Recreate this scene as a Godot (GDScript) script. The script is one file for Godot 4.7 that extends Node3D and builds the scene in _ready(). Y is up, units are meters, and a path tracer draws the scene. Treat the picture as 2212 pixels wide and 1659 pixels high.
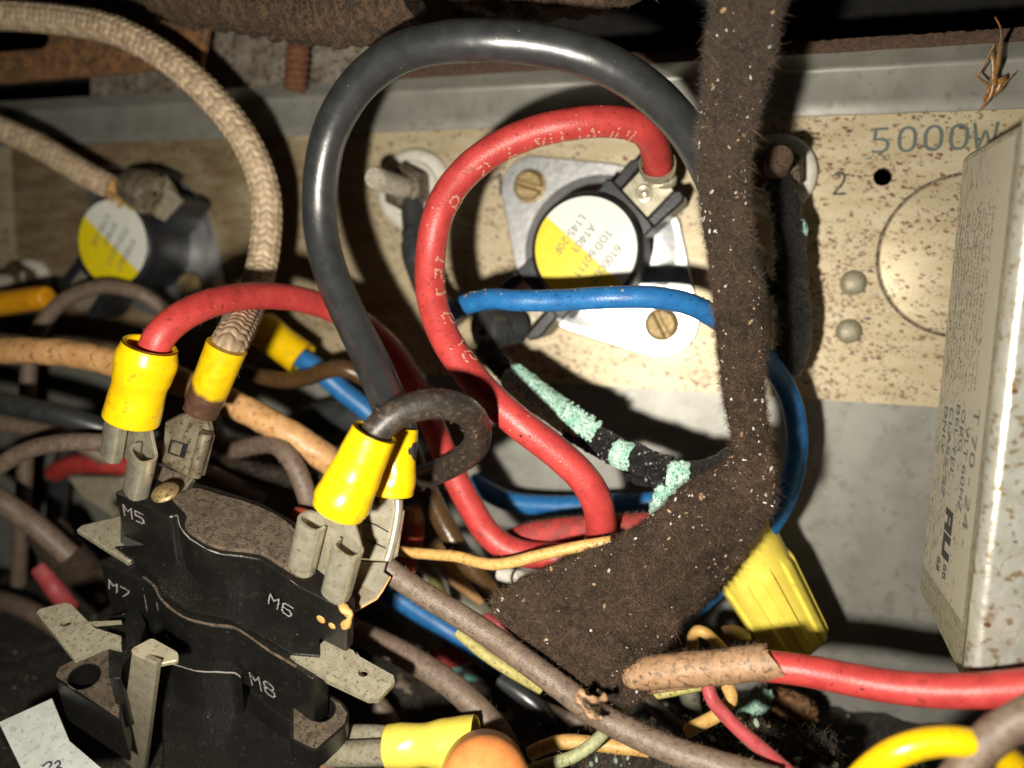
extends Node3D
# Close-up of heater wiring lit by a phone flash. Lengths in the helpers are millimetres on the panel's own axes
# (x along the panel, y up it, z out of it towards the viewer); meshes are committed in metres.

const S := 0.001
const FOCAL := 1604.0
const MIDX := 1106.0
const MIDY := 829.5
const CAM_H := 120.0

var right_axis: Vector3
var up_axis: Vector3
var back_axis: Vector3
var M := {}
var noise_a: PackedByteArray
var noise_b: PackedByteArray
var noise_c: PackedByteArray
var bump_fine: ImageTexture
var bump_mid: ImageTexture
var rough_tex: ImageTexture
var bump_metal: ImageTexture
var rng := RandomNumberGenerator.new()
var jit := FastNoiseLite.new()
var taken := {}


func _ready() -> void:
	rng.seed = 4711
	jit.seed = 9
	jit.frequency = 0.18
	var n := Vector3(-494, -190, 1604).normalized()
	var xx := Vector3(5076, -346, 1604)
	xx = (xx - n * xx.dot(n)).normalized()
	var yy := n.cross(xx)
	right_axis = Vector3(xx.x, yy.x, n.x)
	up_axis = Vector3(xx.y, yy.y, n.y)
	back_axis = Vector3(xx.z, yy.z, n.z)
	camera_and_light()
	make_materials()
	build_setting()
	build_thermostats()
	build_studs()
	build_transformer()
	build_relay()
	build_wires()
	build_terminals()
	build_cable()
	build_felt()
	build_wire_nuts()
	build_small_things()


func camera_and_light() -> void:
	var cam := Camera3D.new()
	cam.name = "camera"
	cam.near = 0.005
	cam.far = 4.0
	cam.transform = Transform3D(Basis(right_axis, up_axis, back_axis), Vector3(0, 0, CAM_H) * S)
	var half := MIDY / FOCAL
	var lens := CameraAttributesPhysical.new()
	lens.frustum_focal_length = 12.0 / half
	lens.frustum_near = 0.005
	lens.frustum_far = 4.0
	lens.frustum_focus_distance = 0.0895
	lens.exposure_aperture = 11.5
	cam.attributes = lens
	cam.fov = rad_to_deg(2.0 * atan(half))
	cam.current = true
	add_child(cam)
	var env := Environment.new()
	env.background_mode = Environment.BG_COLOR
	env.background_color = Color.BLACK
	env.tonemap_mode = Environment.TONE_MAPPER_LINEAR
	env.tonemap_exposure = 1.0
	env.sdfgi_enabled = true
	env.ssao_enabled = true
	env.ssil_enabled = true
	var we := WorldEnvironment.new()
	we.name = "surroundings"
	we.environment = env
	add_child(we)
	# the phone's flash: a small square emitter beside and below the lens
	var flash := AreaLight3D.new()
	flash.name = "phone_flash"
	flash.area_size = Vector2(0.0042, 0.0042)
	flash.light_color = Color(1.0, 0.968, 0.91)
	flash.light_energy = 0.0222
	flash.shadow_enabled = true
	flash.area_range = 1.0
	add_child(flash)
	flash.look_at_from_position(Vector3(-19, -15, 121) * S, Vector3(-8, -12, 0) * S, Vector3.UP)


# ------------------------------------------------------------------ places

func ray(px: float, py: float) -> Vector3:
	return right_axis * ((px - MIDX) / FOCAL) + up_axis * ((MIDY - py) / FOCAL) - back_axis


# the point h millimetres above the panel that the photograph shows at px, py
func at(px: float, py: float, h: float) -> Vector3:
	var d := ray(px, py)
	return Vector3(0, 0, CAM_H) + d * ((CAM_H - h) / -d.z)


func per_mm(px: float, py: float, h: float) -> float:
	return FOCAL * -ray(px, py).z / (CAM_H - h)


func on_frame(fr: Transform3D, px: float, py: float, z := 0.0) -> Vector2:
	var inv := fr.affine_inverse()
	var o := inv * Vector3(0, 0, CAM_H)
	var d := inv.basis * ray(px, py)
	var p := o + d * ((z - o.z) / d.z)
	return Vector2(p.x, p.y)


func trace(fr: Transform3D, pts: Array, z := 0.0) -> PackedVector2Array:
	var r := PackedVector2Array()
	for p in pts:
		r.append(on_frame(fr, p[0], p[1], z))
	return r


func level(h: float) -> Transform3D:
	return Transform3D(Basis.IDENTITY, Vector3(0, 0, h))


func cam_dir(x: float, y: float, z: float) -> Vector3:
	return (right_axis * x + up_axis * y + back_axis * z).normalized()


func frame_from(o: Vector3, xdir: Vector3, zdir: Vector3) -> Transform3D:
	var z := zdir.normalized()
	var x := (xdir - z * xdir.dot(z)).normalized()
	return Transform3D(Basis(x, z.cross(x), z), o)


# ------------------------------------------------------------------ meshes

class Shape:
	var v := PackedVector3Array()
	var n := PackedVector3Array()
	var uv := PackedVector2Array()
	var c := PackedColorArray()
	var idx := PackedInt32Array()

	func vert(p: Vector3, nn: Vector3, t := Vector2.ZERO, col := Color.WHITE) -> int:
		v.append(p)
		n.append(nn)
		uv.append(t)
		c.append(col)
		return v.size() - 1

	func tri(i: int, j: int, k: int) -> void:
		var g := (v[k] - v[i]).cross(v[j] - v[i])
		if g.dot(n[i] + n[j] + n[k]) < 0.0:
			idx.append(i)
			idx.append(k)
			idx.append(j)
		else:
			idx.append(i)
			idx.append(j)
			idx.append(k)

	func flat(pts: Array, col := Color.WHITE, out := Vector3.ZERO) -> void:
		var nn: Vector3 = (pts[1] - pts[0]).cross(pts[2] - pts[0]).normalized()
		if out != Vector3.ZERO and nn.dot(out) < 0.0:
			nn = -nn
		var k := []
		for p in pts:
			k.append(vert(p, nn, Vector2(p.x, p.y), col))
		for i in range(1, pts.size() - 1):
			tri(k[0], k[i], k[i + 1])

	# rows x cols grid of points; normals by differences; "around" closes the columns
	func grid(pos: PackedVector3Array, rows: int, cols: int, around: bool, cols_of := PackedColorArray(), uvs := PackedVector2Array(), flip := false) -> void:
		var b := v.size()
		for i in rows:
			for j in cols:
				var i0 := maxi(i - 1, 0)
				var i1 := mini(i + 1, rows - 1)
				var j0 := (j + cols - 1) % cols if around else maxi(j - 1, 0)
				var j1 := (j + 1) % cols if around else mini(j + 1, cols - 1)
				var di := pos[i1 * cols + j] - pos[i0 * cols + j]
				var dj := pos[i * cols + j1] - pos[i * cols + j0]
				var nn := dj.cross(di)
				nn = nn.normalized() if nn.length_squared() > 1e-16 else Vector3(0, 0, 1)
				v.append(pos[i * cols + j])
				n.append(-nn if flip else nn)
				uv.append(uvs[i * cols + j] if uvs.size() else Vector2(j, i))
				c.append(cols_of[i * cols + j] if cols_of.size() else Color.WHITE)
		for i in rows - 1:
			for j in (cols if around else cols - 1):
				var a := b + i * cols + j
				var d := b + i * cols + (j + 1) % cols
				tri(a, d, a + cols)
				tri(d, d + cols, a + cols)


func commit(called: String, sh: Shape, m: Material, parent: Node3D = null) -> MeshInstance3D:
	var o := MeshInstance3D.new()
	o.name = called
	var off := Vector3.ZERO
	if parent == null:
		var lo := sh.v[0]
		var hi := sh.v[0]
		for p in sh.v:
			lo = lo.min(p)
			hi = hi.max(p)
		off = (lo + hi) * 0.5
	else:
		off = world_of(parent) / S
	var vv := PackedVector3Array()
	vv.resize(sh.v.size())
	for i in sh.v.size():
		vv[i] = (sh.v[i] - off) * S
	var arr := []
	arr.resize(Mesh.ARRAY_MAX)
	arr[Mesh.ARRAY_VERTEX] = vv
	arr[Mesh.ARRAY_NORMAL] = sh.n
	arr[Mesh.ARRAY_TEX_UV] = sh.uv
	arr[Mesh.ARRAY_COLOR] = sh.c
	arr[Mesh.ARRAY_INDEX] = sh.idx
	var am := ArrayMesh.new()
	am.add_surface_from_arrays(Mesh.PRIMITIVE_TRIANGLES, arr)
	am.surface_set_material(0, m)
	o.mesh = am
	if parent == null:
		o.position = off * S
		o.name = numbered(called)
		add_child(o)
	else:
		parent.add_child(o, true)
		o.name = child_name(parent, called, o)
	return o


func child_name(parent: Node3D, called: String, me: Node) -> String:
	var k := 0
	var nm := called
	while true:
		var clash := false
		for ch in parent.get_children():
			if ch != me and ch.name == nm:
				clash = true
		if not clash:
			return nm
		k += 1
		nm = "%s_%03d" % [called, k]
	return nm


func world_of(o: Node3D) -> Vector3:
	var p := Vector3.ZERO
	var k: Node = o
	while k is Node3D and k != self:
		p += (k as Node3D).position
		k = k.get_parent()
	return p


func numbered(called: String) -> String:
	if not taken.has(called):
		taken[called] = 0
		return called
	taken[called] += 1
	return "%s_%03d" % [called, taken[called]]


func tag(o: Node, label: String, category: String, group := "") -> Node:
	o.set_meta("label", label)
	o.set_meta("category", category)
	if group:
		o.set_meta("group", group)
	return o


func thing(called: String, label: String, category: String, p: Vector3, group := "") -> Node3D:
	var o := Node3D.new()
	o.name = numbered(called)
	o.position = p * S
	add_child(o)
	tag(o, label, category, group)
	return o


func struct(called: String, sh: Shape, m: Material) -> MeshInstance3D:
	var o := commit(called, sh, m)
	o.set_meta("kind", "structure")
	return o


# smooth path through points; returns evenly spaced points
func spline(pts: PackedVector3Array, step: float) -> PackedVector3Array:
	var dense := PackedVector3Array()
	var k := pts.size()
	for i in k - 1:
		var p0 := pts[maxi(i - 1, 0)]
		var p1 := pts[i]
		var p2 := pts[i + 1]
		var p3 := pts[mini(i + 2, k - 1)]
		for s in 14:
			var t := s / 14.0
			dense.append(p1.cubic_interpolate(p2, p0, p3, t))
	dense.append(pts[k - 1])
	# even out the corners a little, then space the points evenly
	for pass_no in 6:
		var sm := dense.duplicate()
		for i in range(1, dense.size() - 1):
			sm[i] = dense[i] * 0.5 + (dense[i - 1] + dense[i + 1]) * 0.25
		dense = sm
	var r := PackedVector3Array([dense[0]])
	var left := step
	for i in dense.size() - 1:
		var a := dense[i]
		var seg := dense[i + 1] - a
		var l := seg.length()
		var done := 0.0
		while l - done >= left:
			done += left
			r.append(a + seg * (done / l))
			left = step
		left -= l - done
	r.append(dense[dense.size() - 1])
	return r


func path(pts: Array, step := 0.5) -> PackedVector3Array:
	var w := PackedVector3Array()
	for p in pts:
		w.append(at(p[0], p[1], p[2]))
	return spline(w, step)


func frames(pa: PackedVector3Array) -> Array:
	var r := []
	var t0 := (pa[1] - pa[0]).normalized()
	var nn := Vector3(0, 0, 1) - t0 * t0.z
	if nn.length() < 0.05:
		nn = Vector3(1, 0, 0) - t0 * t0.x
	nn = nn.normalized()
	for i in pa.size():
		var t := (pa[mini(i + 1, pa.size() - 1)] - pa[maxi(i - 1, 0)]).normalized()
		nn = (nn - t * nn.dot(t)).normalized()
		r.append([t, nn, t.cross(nn)])
	return r


# swept tube. radius(i, s, angle) may be a number or a Callable; tint a Callable or null
func tube(sh: Shape, pa: PackedVector3Array, radius, seg := 20, tint = null, caps := true, wobble := 0.0) -> void:
	var fr := frames(pa)
	var pos := PackedVector3Array()
	var cl := PackedColorArray()
	var uvs := PackedVector2Array()
	var s := 0.0
	var off := rng.randf() * 500.0
	for i in pa.size():
		if i:
			s += pa[i].distance_to(pa[i - 1])
		for j in seg:
			var a := TAU * j / seg
			var rr: float = radius.call(s, a) if radius is Callable else radius
			if wobble > 0.0:
				rr += wobble * jit.get_noise_3d(s * 1.6 + off, cos(a) * 5.0, sin(a) * 5.0)
			pos.append(pa[i] + (fr[i][1] * cos(a) + fr[i][2] * sin(a)) * rr)
			cl.append(tint.call(s, a) if tint is Callable else Color.WHITE)
			uvs.append(Vector2(a / TAU, s * 0.1))
	var b := sh.v.size()
	sh.grid(pos, pa.size(), seg, true, cl, uvs)
	if caps:
		for e in 2:
			var i: int = 0 if e == 0 else pa.size() - 1
			var nn: Vector3 = -fr[i][0] if e == 0 else fr[i][0]
			var mid := sh.vert(pa[i] + nn * 0.03, nn, Vector2(0.5, 0.5), cl[i * seg])
			var first := sh.v.size()
			for j in seg:
				sh.vert(sh.v[b + i * seg + j], nn, Vector2(0.5, 0.5), cl[i * seg + j])
			for j in seg:
				sh.tri(mid, first + j, first + (j + 1) % seg)


func tube_of(pa: PackedVector3Array, radius, seg := 20, tint = null, caps := true, wobble := 0.0) -> Shape:
	var sh := Shape.new()
	tube(sh, pa, radius, seg, tint, caps, wobble)
	return sh


# solid of revolution about the frame's z: prof is [[r, z], ...]
func lathe(sh: Shape, fr: Transform3D, prof: Array, seg := 32, ribs = null, tint = null) -> void:
	var k := prof.size()
	var nrm := []
	for i in k - 1:
		var d := Vector2(prof[i + 1][0] - prof[i][0], prof[i + 1][1] - prof[i][1])
		nrm.append(Vector2(d.y, -d.x).normalized())
	for i in k - 1:
		var n0: Vector2 = nrm[i]
		var n1: Vector2 = nrm[i]
		if i > 0 and nrm[i - 1].dot(nrm[i]) > 0.6:
			n0 = (nrm[i - 1] + nrm[i]).normalized()
		if i < k - 2 and nrm[i + 1].dot(nrm[i]) > 0.6:
			n1 = (nrm[i + 1] + nrm[i]).normalized()
		if ribs is Callable:
			var pos := PackedVector3Array()
			var cl := PackedColorArray()
			for e in 2:
				for j in seg:
					var a := TAU * j / seg
					var r: float = prof[i + e][0] + ribs.call(a, prof[i + e][1])
					pos.append(fr * Vector3(cos(a) * r, sin(a) * r, prof[i + e][1]))
					cl.append(tint.call(a, prof[i + e][1]) if tint is Callable else Color.WHITE)
			sh.grid(pos, 2, seg, true, cl)
			continue
		var b := sh.v.size()
		for e in 2:
			var nn: Vector2 = n0 if e == 0 else n1
			for j in seg:
				var a := TAU * j / seg
				var q := Vector3(cos(a), sin(a), 0)
				sh.vert(fr * (q * prof[i + e][0] + Vector3(0, 0, prof[i + e][1])), (fr.basis * (q * nn.x + Vector3(0, 0, nn.y))).normalized(), Vector2(prof[i + e][0] * cos(a), prof[i + e][0] * sin(a)), tint.call(a, prof[i + e][1]) if tint is Callable else Color.WHITE)
		for j in seg:
			var a0 := b + j
			var a1 := b + (j + 1) % seg
			sh.tri(a0, a1, a0 + seg)
			sh.tri(a1, a1 + seg, a0 + seg)


func inset(poly: PackedVector2Array, by: float) -> PackedVector2Array:
	var r := PackedVector2Array()
	var k := poly.size()
	for i in k:
		var e0 := (poly[i] - poly[(i + k - 1) % k]).normalized()
		var e1 := (poly[(i + 1) % k] - poly[i]).normalized()
		var n0 := Vector2(-e0.y, e0.x)
		var n1 := Vector2(-e1.y, e1.x)
		var m := (n0 + n1) / maxf(0.35, 1.0 + n0.dot(n1))
		r.append(poly[i] + m * by)
	return r


# prism over a polygon of the frame's xy plane, from z0 up to z1, with a chamfered upper edge
func prism(sh: Shape, fr: Transform3D, poly_in: PackedVector2Array, z0: float, z1: float, bevel := 0.15, col := Color.WHITE, rim := Color(-1, 0, 0)) -> void:
	var poly := poly_in.duplicate()
	if Geometry2D.is_polygon_clockwise(poly):
		poly.reverse()
	var k := poly.size()
	var top := inset(poly, bevel)
	var tris := Geometry2D.triangulate_polygon(top)
	if tris.is_empty():
		top = poly
		tris = Geometry2D.triangulate_polygon(poly)
	var edge_col := col if rim.r < 0.0 else rim
	var outs := []
	for i in k:
		var e := (poly[(i + 1) % k] - poly[i]).normalized()
		outs.append(Vector2(e.y, -e.x))
	for i in k:
		var j := (i + 1) % k
		var n0: Vector2 = outs[i]
		var n1: Vector2 = outs[i]
		var pr: Vector2 = outs[(i + k - 1) % k]
		var nx: Vector2 = outs[j]
		if pr.dot(outs[i]) > 0.8:
			n0 = (pr + outs[i]).normalized()
		if nx.dot(outs[i]) > 0.8:
			n1 = (nx + outs[i]).normalized()
		var rings := [[poly[i], poly[j], z0, 0.0], [poly[i], poly[j], z1 - bevel, 0.0]]
		for band in 2:
			var w0 := fr.basis * Vector3(n0.x, n0.y, 0.0 if band == 0 else 0.9)
			var w1 := fr.basis * Vector3(n1.x, n1.y, 0.0 if band == 0 else 0.9)
			w0 = w0.normalized()
			w1 = w1.normalized()
			var lo_a := poly[i]
			var lo_b := poly[j]
			var hi_a := poly[i] if band == 0 else top[i]
			var hi_b := poly[j] if band == 0 else top[j]
			var za := z0 if band == 0 else z1 - bevel
			var zb := z1 - bevel if band == 0 else z1
			var cc := col if band == 0 else edge_col
			var a := sh.vert(fr * Vector3(lo_a.x, lo_a.y, za), w0, lo_a, cc)
			var b := sh.vert(fr * Vector3(lo_b.x, lo_b.y, za), w1, lo_b, cc)
			var c := sh.vert(fr * Vector3(hi_b.x, hi_b.y, zb), w1, hi_b, cc)
			var d := sh.vert(fr * Vector3(hi_a.x, hi_a.y, zb), w0, hi_a, cc)
			sh.tri(a, b, c)
			sh.tri(a, c, d)
	for e in 2:
		var nn := fr.basis.z if e == 0 else -fr.basis.z
		var zz := z1 if e == 0 else z0
		var pp := top if e == 0 else poly
		var tt := tris if e == 0 else Geometry2D.triangulate_polygon(poly)
		var b := sh.v.size()
		for p in pp:
			sh.vert(fr * Vector3(p.x, p.y, zz), nn, p, col)
		for i in range(0, tt.size(), 3):
			sh.tri(b + tt[i], b + tt[i + 1], b + tt[i + 2])


func prism_of(fr: Transform3D, poly: PackedVector2Array, z0: float, z1: float, bevel := 0.15) -> Shape:
	var sh := Shape.new()
	prism(sh, fr, poly, z0, z1, bevel)
	return sh


func box(sh: Shape, fr: Transform3D, lo: Vector3, hi: Vector3, bevel := 0.15) -> void:
	prism(sh, fr, PackedVector2Array([Vector2(lo.x, lo.y), Vector2(hi.x, lo.y), Vector2(hi.x, hi.y), Vector2(lo.x, hi.y)]), lo.z, hi.z, bevel)


func ring_poly(c: Vector2, r: float, k := 32) -> PackedVector2Array:
	var p := PackedVector2Array()
	for i in k:
		p.append(c + Vector2.from_angle(TAU * i / k) * r)
	return p


func rounded(poly: PackedVector2Array, by: float) -> PackedVector2Array:
	var r := PackedVector2Array()
	var k := poly.size()
	for i in k:
		var p := poly[i]
		var a := poly[(i + k - 1) % k]
		var b := poly[(i + 1) % k]
		var ra := minf(by, p.distance_to(a) * 0.45)
		var rb := minf(by, p.distance_to(b) * 0.45)
		var pa := p + (a - p).normalized() * ra
		var pb := p + (b - p).normalized() * rb
		for s in 4:
			var t := s / 3.0
			r.append(pa.lerp(p, t).lerp(p.lerp(pb, t), t))
	return r


func curved(poly: PackedVector2Array, n := 4) -> PackedVector2Array:
	var r := PackedVector2Array()
	var k := poly.size()
	for i in k:
		for s in n:
			r.append(poly[i].cubic_interpolate(poly[(i + 1) % k], poly[(i + k - 1) % k], poly[(i + 2) % k], s / float(n)))
	return r


# a flat sheet with round holes: squares round each hole become rings of quads
func sheet(sh: Shape, lo: Vector2, hi: Vector2, z: float, holes: Array, sink := 1.0) -> void:
	var xs := [lo.x, hi.x]
	var ys := [lo.y, hi.y]
	for h in holes:
		xs.append_array([h[0] - h[2] * 1.3, h[0] + h[2] * 1.3])
		ys.append_array([h[1] - h[2] * 1.3, h[1] + h[2] * 1.3])
	xs.sort()
	ys.sort()
	var up := Vector3(0, 0, 1)
	for i in xs.size() - 1:
		for j in ys.size() - 1:
			var mid := Vector2(xs[i] + xs[i + 1], ys[j] + ys[j + 1]) * 0.5
			var hit := false
			for h in holes:
				if absf(mid.x - h[0]) < h[2] * 1.3 and absf(mid.y - h[1]) < h[2] * 1.3:
					hit = true
			if not hit:
				sh.flat([Vector3(xs[i], ys[j], z), Vector3(xs[i + 1], ys[j], z), Vector3(xs[i + 1], ys[j + 1], z), Vector3(xs[i], ys[j + 1], z)], Color.WHITE, up)
	for h in holes:
		var k := 48
		for i in k:
			var q := []
			for e in 2:
				var a := TAU * (i + e) / k
				var d := Vector2.from_angle(a)
				var sq: Vector2 = d / maxf(absf(d.x), absf(d.y)) * h[2] * 1.3
				q.append([Vector3(h[0] + d.x * h[2], h[1] + d.y * h[2], z), Vector3(h[0] + sq.x, h[1] + sq.y, z), -Vector3(d.x, d.y, 0)])
			sh.flat([q[0][0], q[0][1], q[1][1], q[1][0]], Color.WHITE, up)
			sh.flat([q[0][0], q[1][0], q[1][0] - up * sink, q[0][0] - up * sink], Color.WHITE, q[0][2])


func dome(sh: Shape, fr: Transform3D, r: float, h: float, seg := 24) -> void:
	var prof := []
	for i in 9:
		var a := PI * 0.5 * i / 8.0
		prof.append([r * cos(a), h * sin(a)])
	lathe(sh, fr, prof, seg)


# flat printed words: x right along the words, y up them
func words(parent: Node3D, called: String, txt: String, p: Vector3, xdir: Vector3, zdir: Vector3, cap: float, m: Material, squeeze := 1.0, face := "Droid Sans") -> void:
	var tm := TextMesh.new()
	tm.text = txt
	var f := SystemFont.new()
	f.font_names = PackedStringArray([face])
	tm.font = f
	tm.font_size = 48
	tm.pixel_size = 0.01
	tm.depth = 0.03
	tm.curve_step = 1.0
	tm.material = m
	var o := MeshInstance3D.new()
	o.name = called
	o.mesh = tm
	var fr := frame_from(p, xdir, zdir)
	var k := cap / 0.72 / 48.0 * S / 0.01
	o.transform = Transform3D(Basis(fr.basis.x * squeeze * k, fr.basis.y * k, fr.basis.z * 0.001), p * S - world_of(parent))
	parent.add_child(o, true)
	o.name = child_name(parent, called, o)


const STROKES := {
	"M": [[0, 0, 0, 6], [0, 6, 2, 3.4], [2, 3.4, 4, 6], [4, 6, 4, 0]],
	"5": [[4, 6, 0, 6], [0, 6, 0, 3.4], [0, 3.4, 3, 3.4], [3, 3.4, 4, 2.4], [4, 2.4, 4, 1], [4, 1, 3, 0], [3, 0, 0, 0]],
	"6": [[4, 6, 1, 6], [1, 6, 0, 5], [0, 5, 0, 1], [0, 1, 1, 0], [1, 0, 3, 0], [3, 0, 4, 1], [4, 1, 4, 2.4], [4, 2.4, 3, 3.3], [3, 3.3, 0, 3.3]],
	"7": [[0, 6, 4, 6], [4, 6, 4, 4.5], [4, 4.5, 1.5, 0]],
	"8": [[1, 0, 3, 0], [3, 0, 4, 1], [4, 1, 4, 2.4], [4, 2.4, 3, 3.2], [3, 3.2, 1, 3.2], [1, 3.2, 0, 2.4], [0, 2.4, 0, 1], [0, 1, 1, 0], [1, 3.2, 0, 4], [0, 4, 0, 5.2], [0, 5.2, 1, 6], [1, 6, 3, 6], [3, 6, 4, 5.2], [4, 5.2, 4, 4], [4, 4, 3, 3.2]],
	"9": [[0, 0, 3, 0], [3, 0, 4, 1], [4, 1, 4, 5], [4, 5, 3, 6], [3, 6, 1, 6], [1, 6, 0, 5], [0, 5, 0, 3.6], [0, 3.6, 1, 2.8], [1, 2.8, 4, 2.8]],
	"1": [[0.5, 5, 2, 6], [2, 6, 2, 0]],
	"A": [[0, 0, 2, 6], [2, 6, 4, 0], [0.7, 2, 3.3, 2]],
	"L": [[0, 6, 0, 0], [0, 0, 3.4, 0]],
	"U": [[0, 6, 0, 1], [0, 1, 1, 0], [1, 0, 3, 0], [3, 0, 4, 1], [4, 1, 4, 6]],
	"J": [[4, 6, 4, 1], [4, 1, 3, 0], [3, 0, 1, 0], [1, 0, 0, 1]],
	"V": [[0, 6, 2, 0], [2, 0, 4, 6]],
	"/": [[0, 0, 3, 6]],
}


# letters made of raised beads along strokes; place(x, y) -> [point, normal]
func beads(sh: Shape, txt: String, unit: float, thick: float, place: Callable, skip := 0.0) -> void:
	var pen := 0.0
	for ch in txt:
		if STROKES.has(ch):
			for st in STROKES[ch]:
				var a := Vector2(st[0], st[1])
				var b := Vector2(st[2], st[3])
				var cnt := maxi(1, int(ceil(a.distance_to(b) / 0.7)))
				for i in cnt + 1:
					if rng.randf() < skip:
						continue
					var q := a.lerp(b, i / float(cnt)) * unit + Vector2(pen, 0)
					var w: Array = place.call(q.x + rng.randf_range(-0.15, 0.15) * unit, q.y + rng.randf_range(-0.15, 0.15) * unit)
					var fr := frame_from(w[0], Vector3(0.31, 0.77, 0.2), w[1])
					var r := thick * rng.randf_range(0.75, 1.2)
					lathe(sh, fr, [[r, -0.02], [r * 0.8, 0.035], [0.0, 0.045]], 7)
		pen += unit * 6.0


# fine hairs or lint over a shape, as one scatter
func hairs(parent: Node3D, called: String, sh: Shape, count: int, length: float, width: float, cols: Array, lean: float, keep = null, bend := 0.4) -> void:
	var h := Shape.new()
	var rows := 4
	var pos := PackedVector3Array()
	for i in rows:
		var t := i / float(rows - 1)
		for j in 3:
			var a := TAU * j / 3.0
			var r := (1.0 - t * 0.85) * 0.5
			pos.append(Vector3(cos(a) * r, sin(a) * r, 0) + Vector3(0, 0, t))
	h.grid(pos, rows, 3, true)
	var am := ArrayMesh.new()
	var arr := []
	arr.resize(Mesh.ARRAY_MAX)
	arr[Mesh.ARRAY_VERTEX] = h.v
	arr[Mesh.ARRAY_NORMAL] = h.n
	arr[Mesh.ARRAY_INDEX] = h.idx
	am.add_surface_from_arrays(Mesh.PRIMITIVE_TRIANGLES, arr)
	am.surface_set_material(0, M.hair)
	var mm := MultiMesh.new()
	mm.transform_format = MultiMesh.TRANSFORM_3D
	mm.use_colors = true
	mm.mesh = am
	var tf := []
	var base := world_of(parent) / S
	# pick triangles in proportion to their area
	var sums := PackedFloat32Array()
	var total := 0.0
	for i in range(0, sh.idx.size(), 3):
		total += (sh.v[sh.idx[i + 1]] - sh.v[sh.idx[i]]).cross(sh.v[sh.idx[i + 2]] - sh.v[sh.idx[i]]).length()
		sums.append(total)
	var tries := 0
	while tf.size() < count and tries < count * 6:
		tries += 1
		var k := sums.bsearch(rng.randf() * total) * 3
		if k >= sh.idx.size():
			continue
		var u := rng.randf()
		var w := rng.randf() * (1.0 - u)
		var a := sh.idx[k]
		var b := sh.idx[k + 1]
		var c := sh.idx[k + 2]
		var p := sh.v[a] * (1.0 - u - w) + sh.v[b] * u + sh.v[c] * w
		var nn := sh.n[a]
		if keep is Callable and not keep.call(p, nn):
			continue
		var side := Vector3(rng.randfn(), rng.randfn(), rng.randfn())
		side = (side - nn * side.dot(nn)).normalized()
		var d := (nn + side * lean * rng.randf_range(0.3, 1.5)).normalized()
		var fr := frame_from(p - nn * 0.03, side.cross(d), d)
		var ln := length * rng.randf_range(0.35, 1.35)
		var wd := width * rng.randf_range(0.7, 1.3)
		var col: Color = cols[rng.randi() % cols.size()]
		col = col * (rng.randf_range(0.7, 1.25) * clampf(1.0 + 1.3 * jit.get_noise_3d(p.x * 1.1, p.y * 1.1, p.z * 1.1) + 0.8 * jit.get_noise_3d(p.x * 3.7, p.y * 3.7, p.z * 3.7), 0.35, 1.9))
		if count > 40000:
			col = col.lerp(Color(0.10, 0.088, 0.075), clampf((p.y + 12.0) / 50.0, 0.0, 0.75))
		col.a = 1.0
		tf.append([Transform3D(Basis(fr.basis.x * wd * S, fr.basis.y * wd * S, fr.basis.z * ln * S), (fr.origin - base) * S), col])
	mm.instance_count = tf.size()
	for i in tf.size():
		mm.set_instance_transform(i, tf[i][0])
		mm.set_instance_color(i, tf[i][1])
	var o := MultiMeshInstance3D.new()
	o.name = called
	o.multimesh = mm
	o.set_meta("kind", "stuff")
	parent.add_child(o, true)
	o.name = child_name(parent, called, o)


# crumbs and flakes lying on a shape, as one scatter
func flecks(parent: Node3D, called: String, sh: Shape, count: int, size: float, cols: Array, keep = null, tall := 0.5) -> void:
	var h := Shape.new()
	lathe(h, Transform3D.IDENTITY, [[0.0, -0.5], [0.4, -0.32], [0.5, 0.0], [0.36, 0.34], [0.0, 0.5]], 7)
	var am := ArrayMesh.new()
	var arr := []
	arr.resize(Mesh.ARRAY_MAX)
	arr[Mesh.ARRAY_VERTEX] = h.v
	arr[Mesh.ARRAY_NORMAL] = h.n
	arr[Mesh.ARRAY_INDEX] = h.idx
	am.add_surface_from_arrays(Mesh.PRIMITIVE_TRIANGLES, arr)
	am.surface_set_material(0, M.hair)
	var mm := MultiMesh.new()
	mm.transform_format = MultiMesh.TRANSFORM_3D
	mm.use_colors = true
	mm.mesh = am
	var tf := []
	var base := world_of(parent) / S
	var tries := 0
	while tf.size() < count and tries < count * 40:
		tries += 1
		var k := (rng.randi() % (sh.idx.size() / 3)) * 3
		var u := rng.randf()
		var w := rng.randf() * (1.0 - u)
		var a := sh.idx[k]
		var p := sh.v[a] * (1.0 - u - w) + sh.v[sh.idx[k + 1]] * u + sh.v[sh.idx[k + 2]] * w
		var nn := sh.n[a]
		if keep is Callable and not keep.call(p, nn):
			continue
		var side := Vector3(rng.randfn(), rng.randfn(), rng.randfn())
		side = (side - nn * side.dot(nn)).normalized()
		var fr := frame_from(p + nn * size * 0.15, side, nn)
		var z := size * pow(rng.randf(), 2.0) * 1.4 + size * 0.3
		var col: Color = cols[rng.randi() % cols.size()]
		col = col * rng.randf_range(0.75, 1.2)
		col.a = 1.0
		tf.append([Transform3D(Basis(fr.basis.x * z * rng.randf_range(0.8, 2.2) * S, fr.basis.y * z * S, fr.basis.z * z * tall * S), (fr.origin - base) * S), col])
	mm.instance_count = tf.size()
	for i in tf.size():
		mm.set_instance_transform(i, tf[i][0])
		mm.set_instance_color(i, tf[i][1])
	var o := MultiMeshInstance3D.new()
	o.name = called
	o.multimesh = mm
	o.set_meta("kind", "stuff")
	parent.add_child(o, true)
	o.name = child_name(parent, called, o)


# ------------------------------------------------------------------ materials

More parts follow.
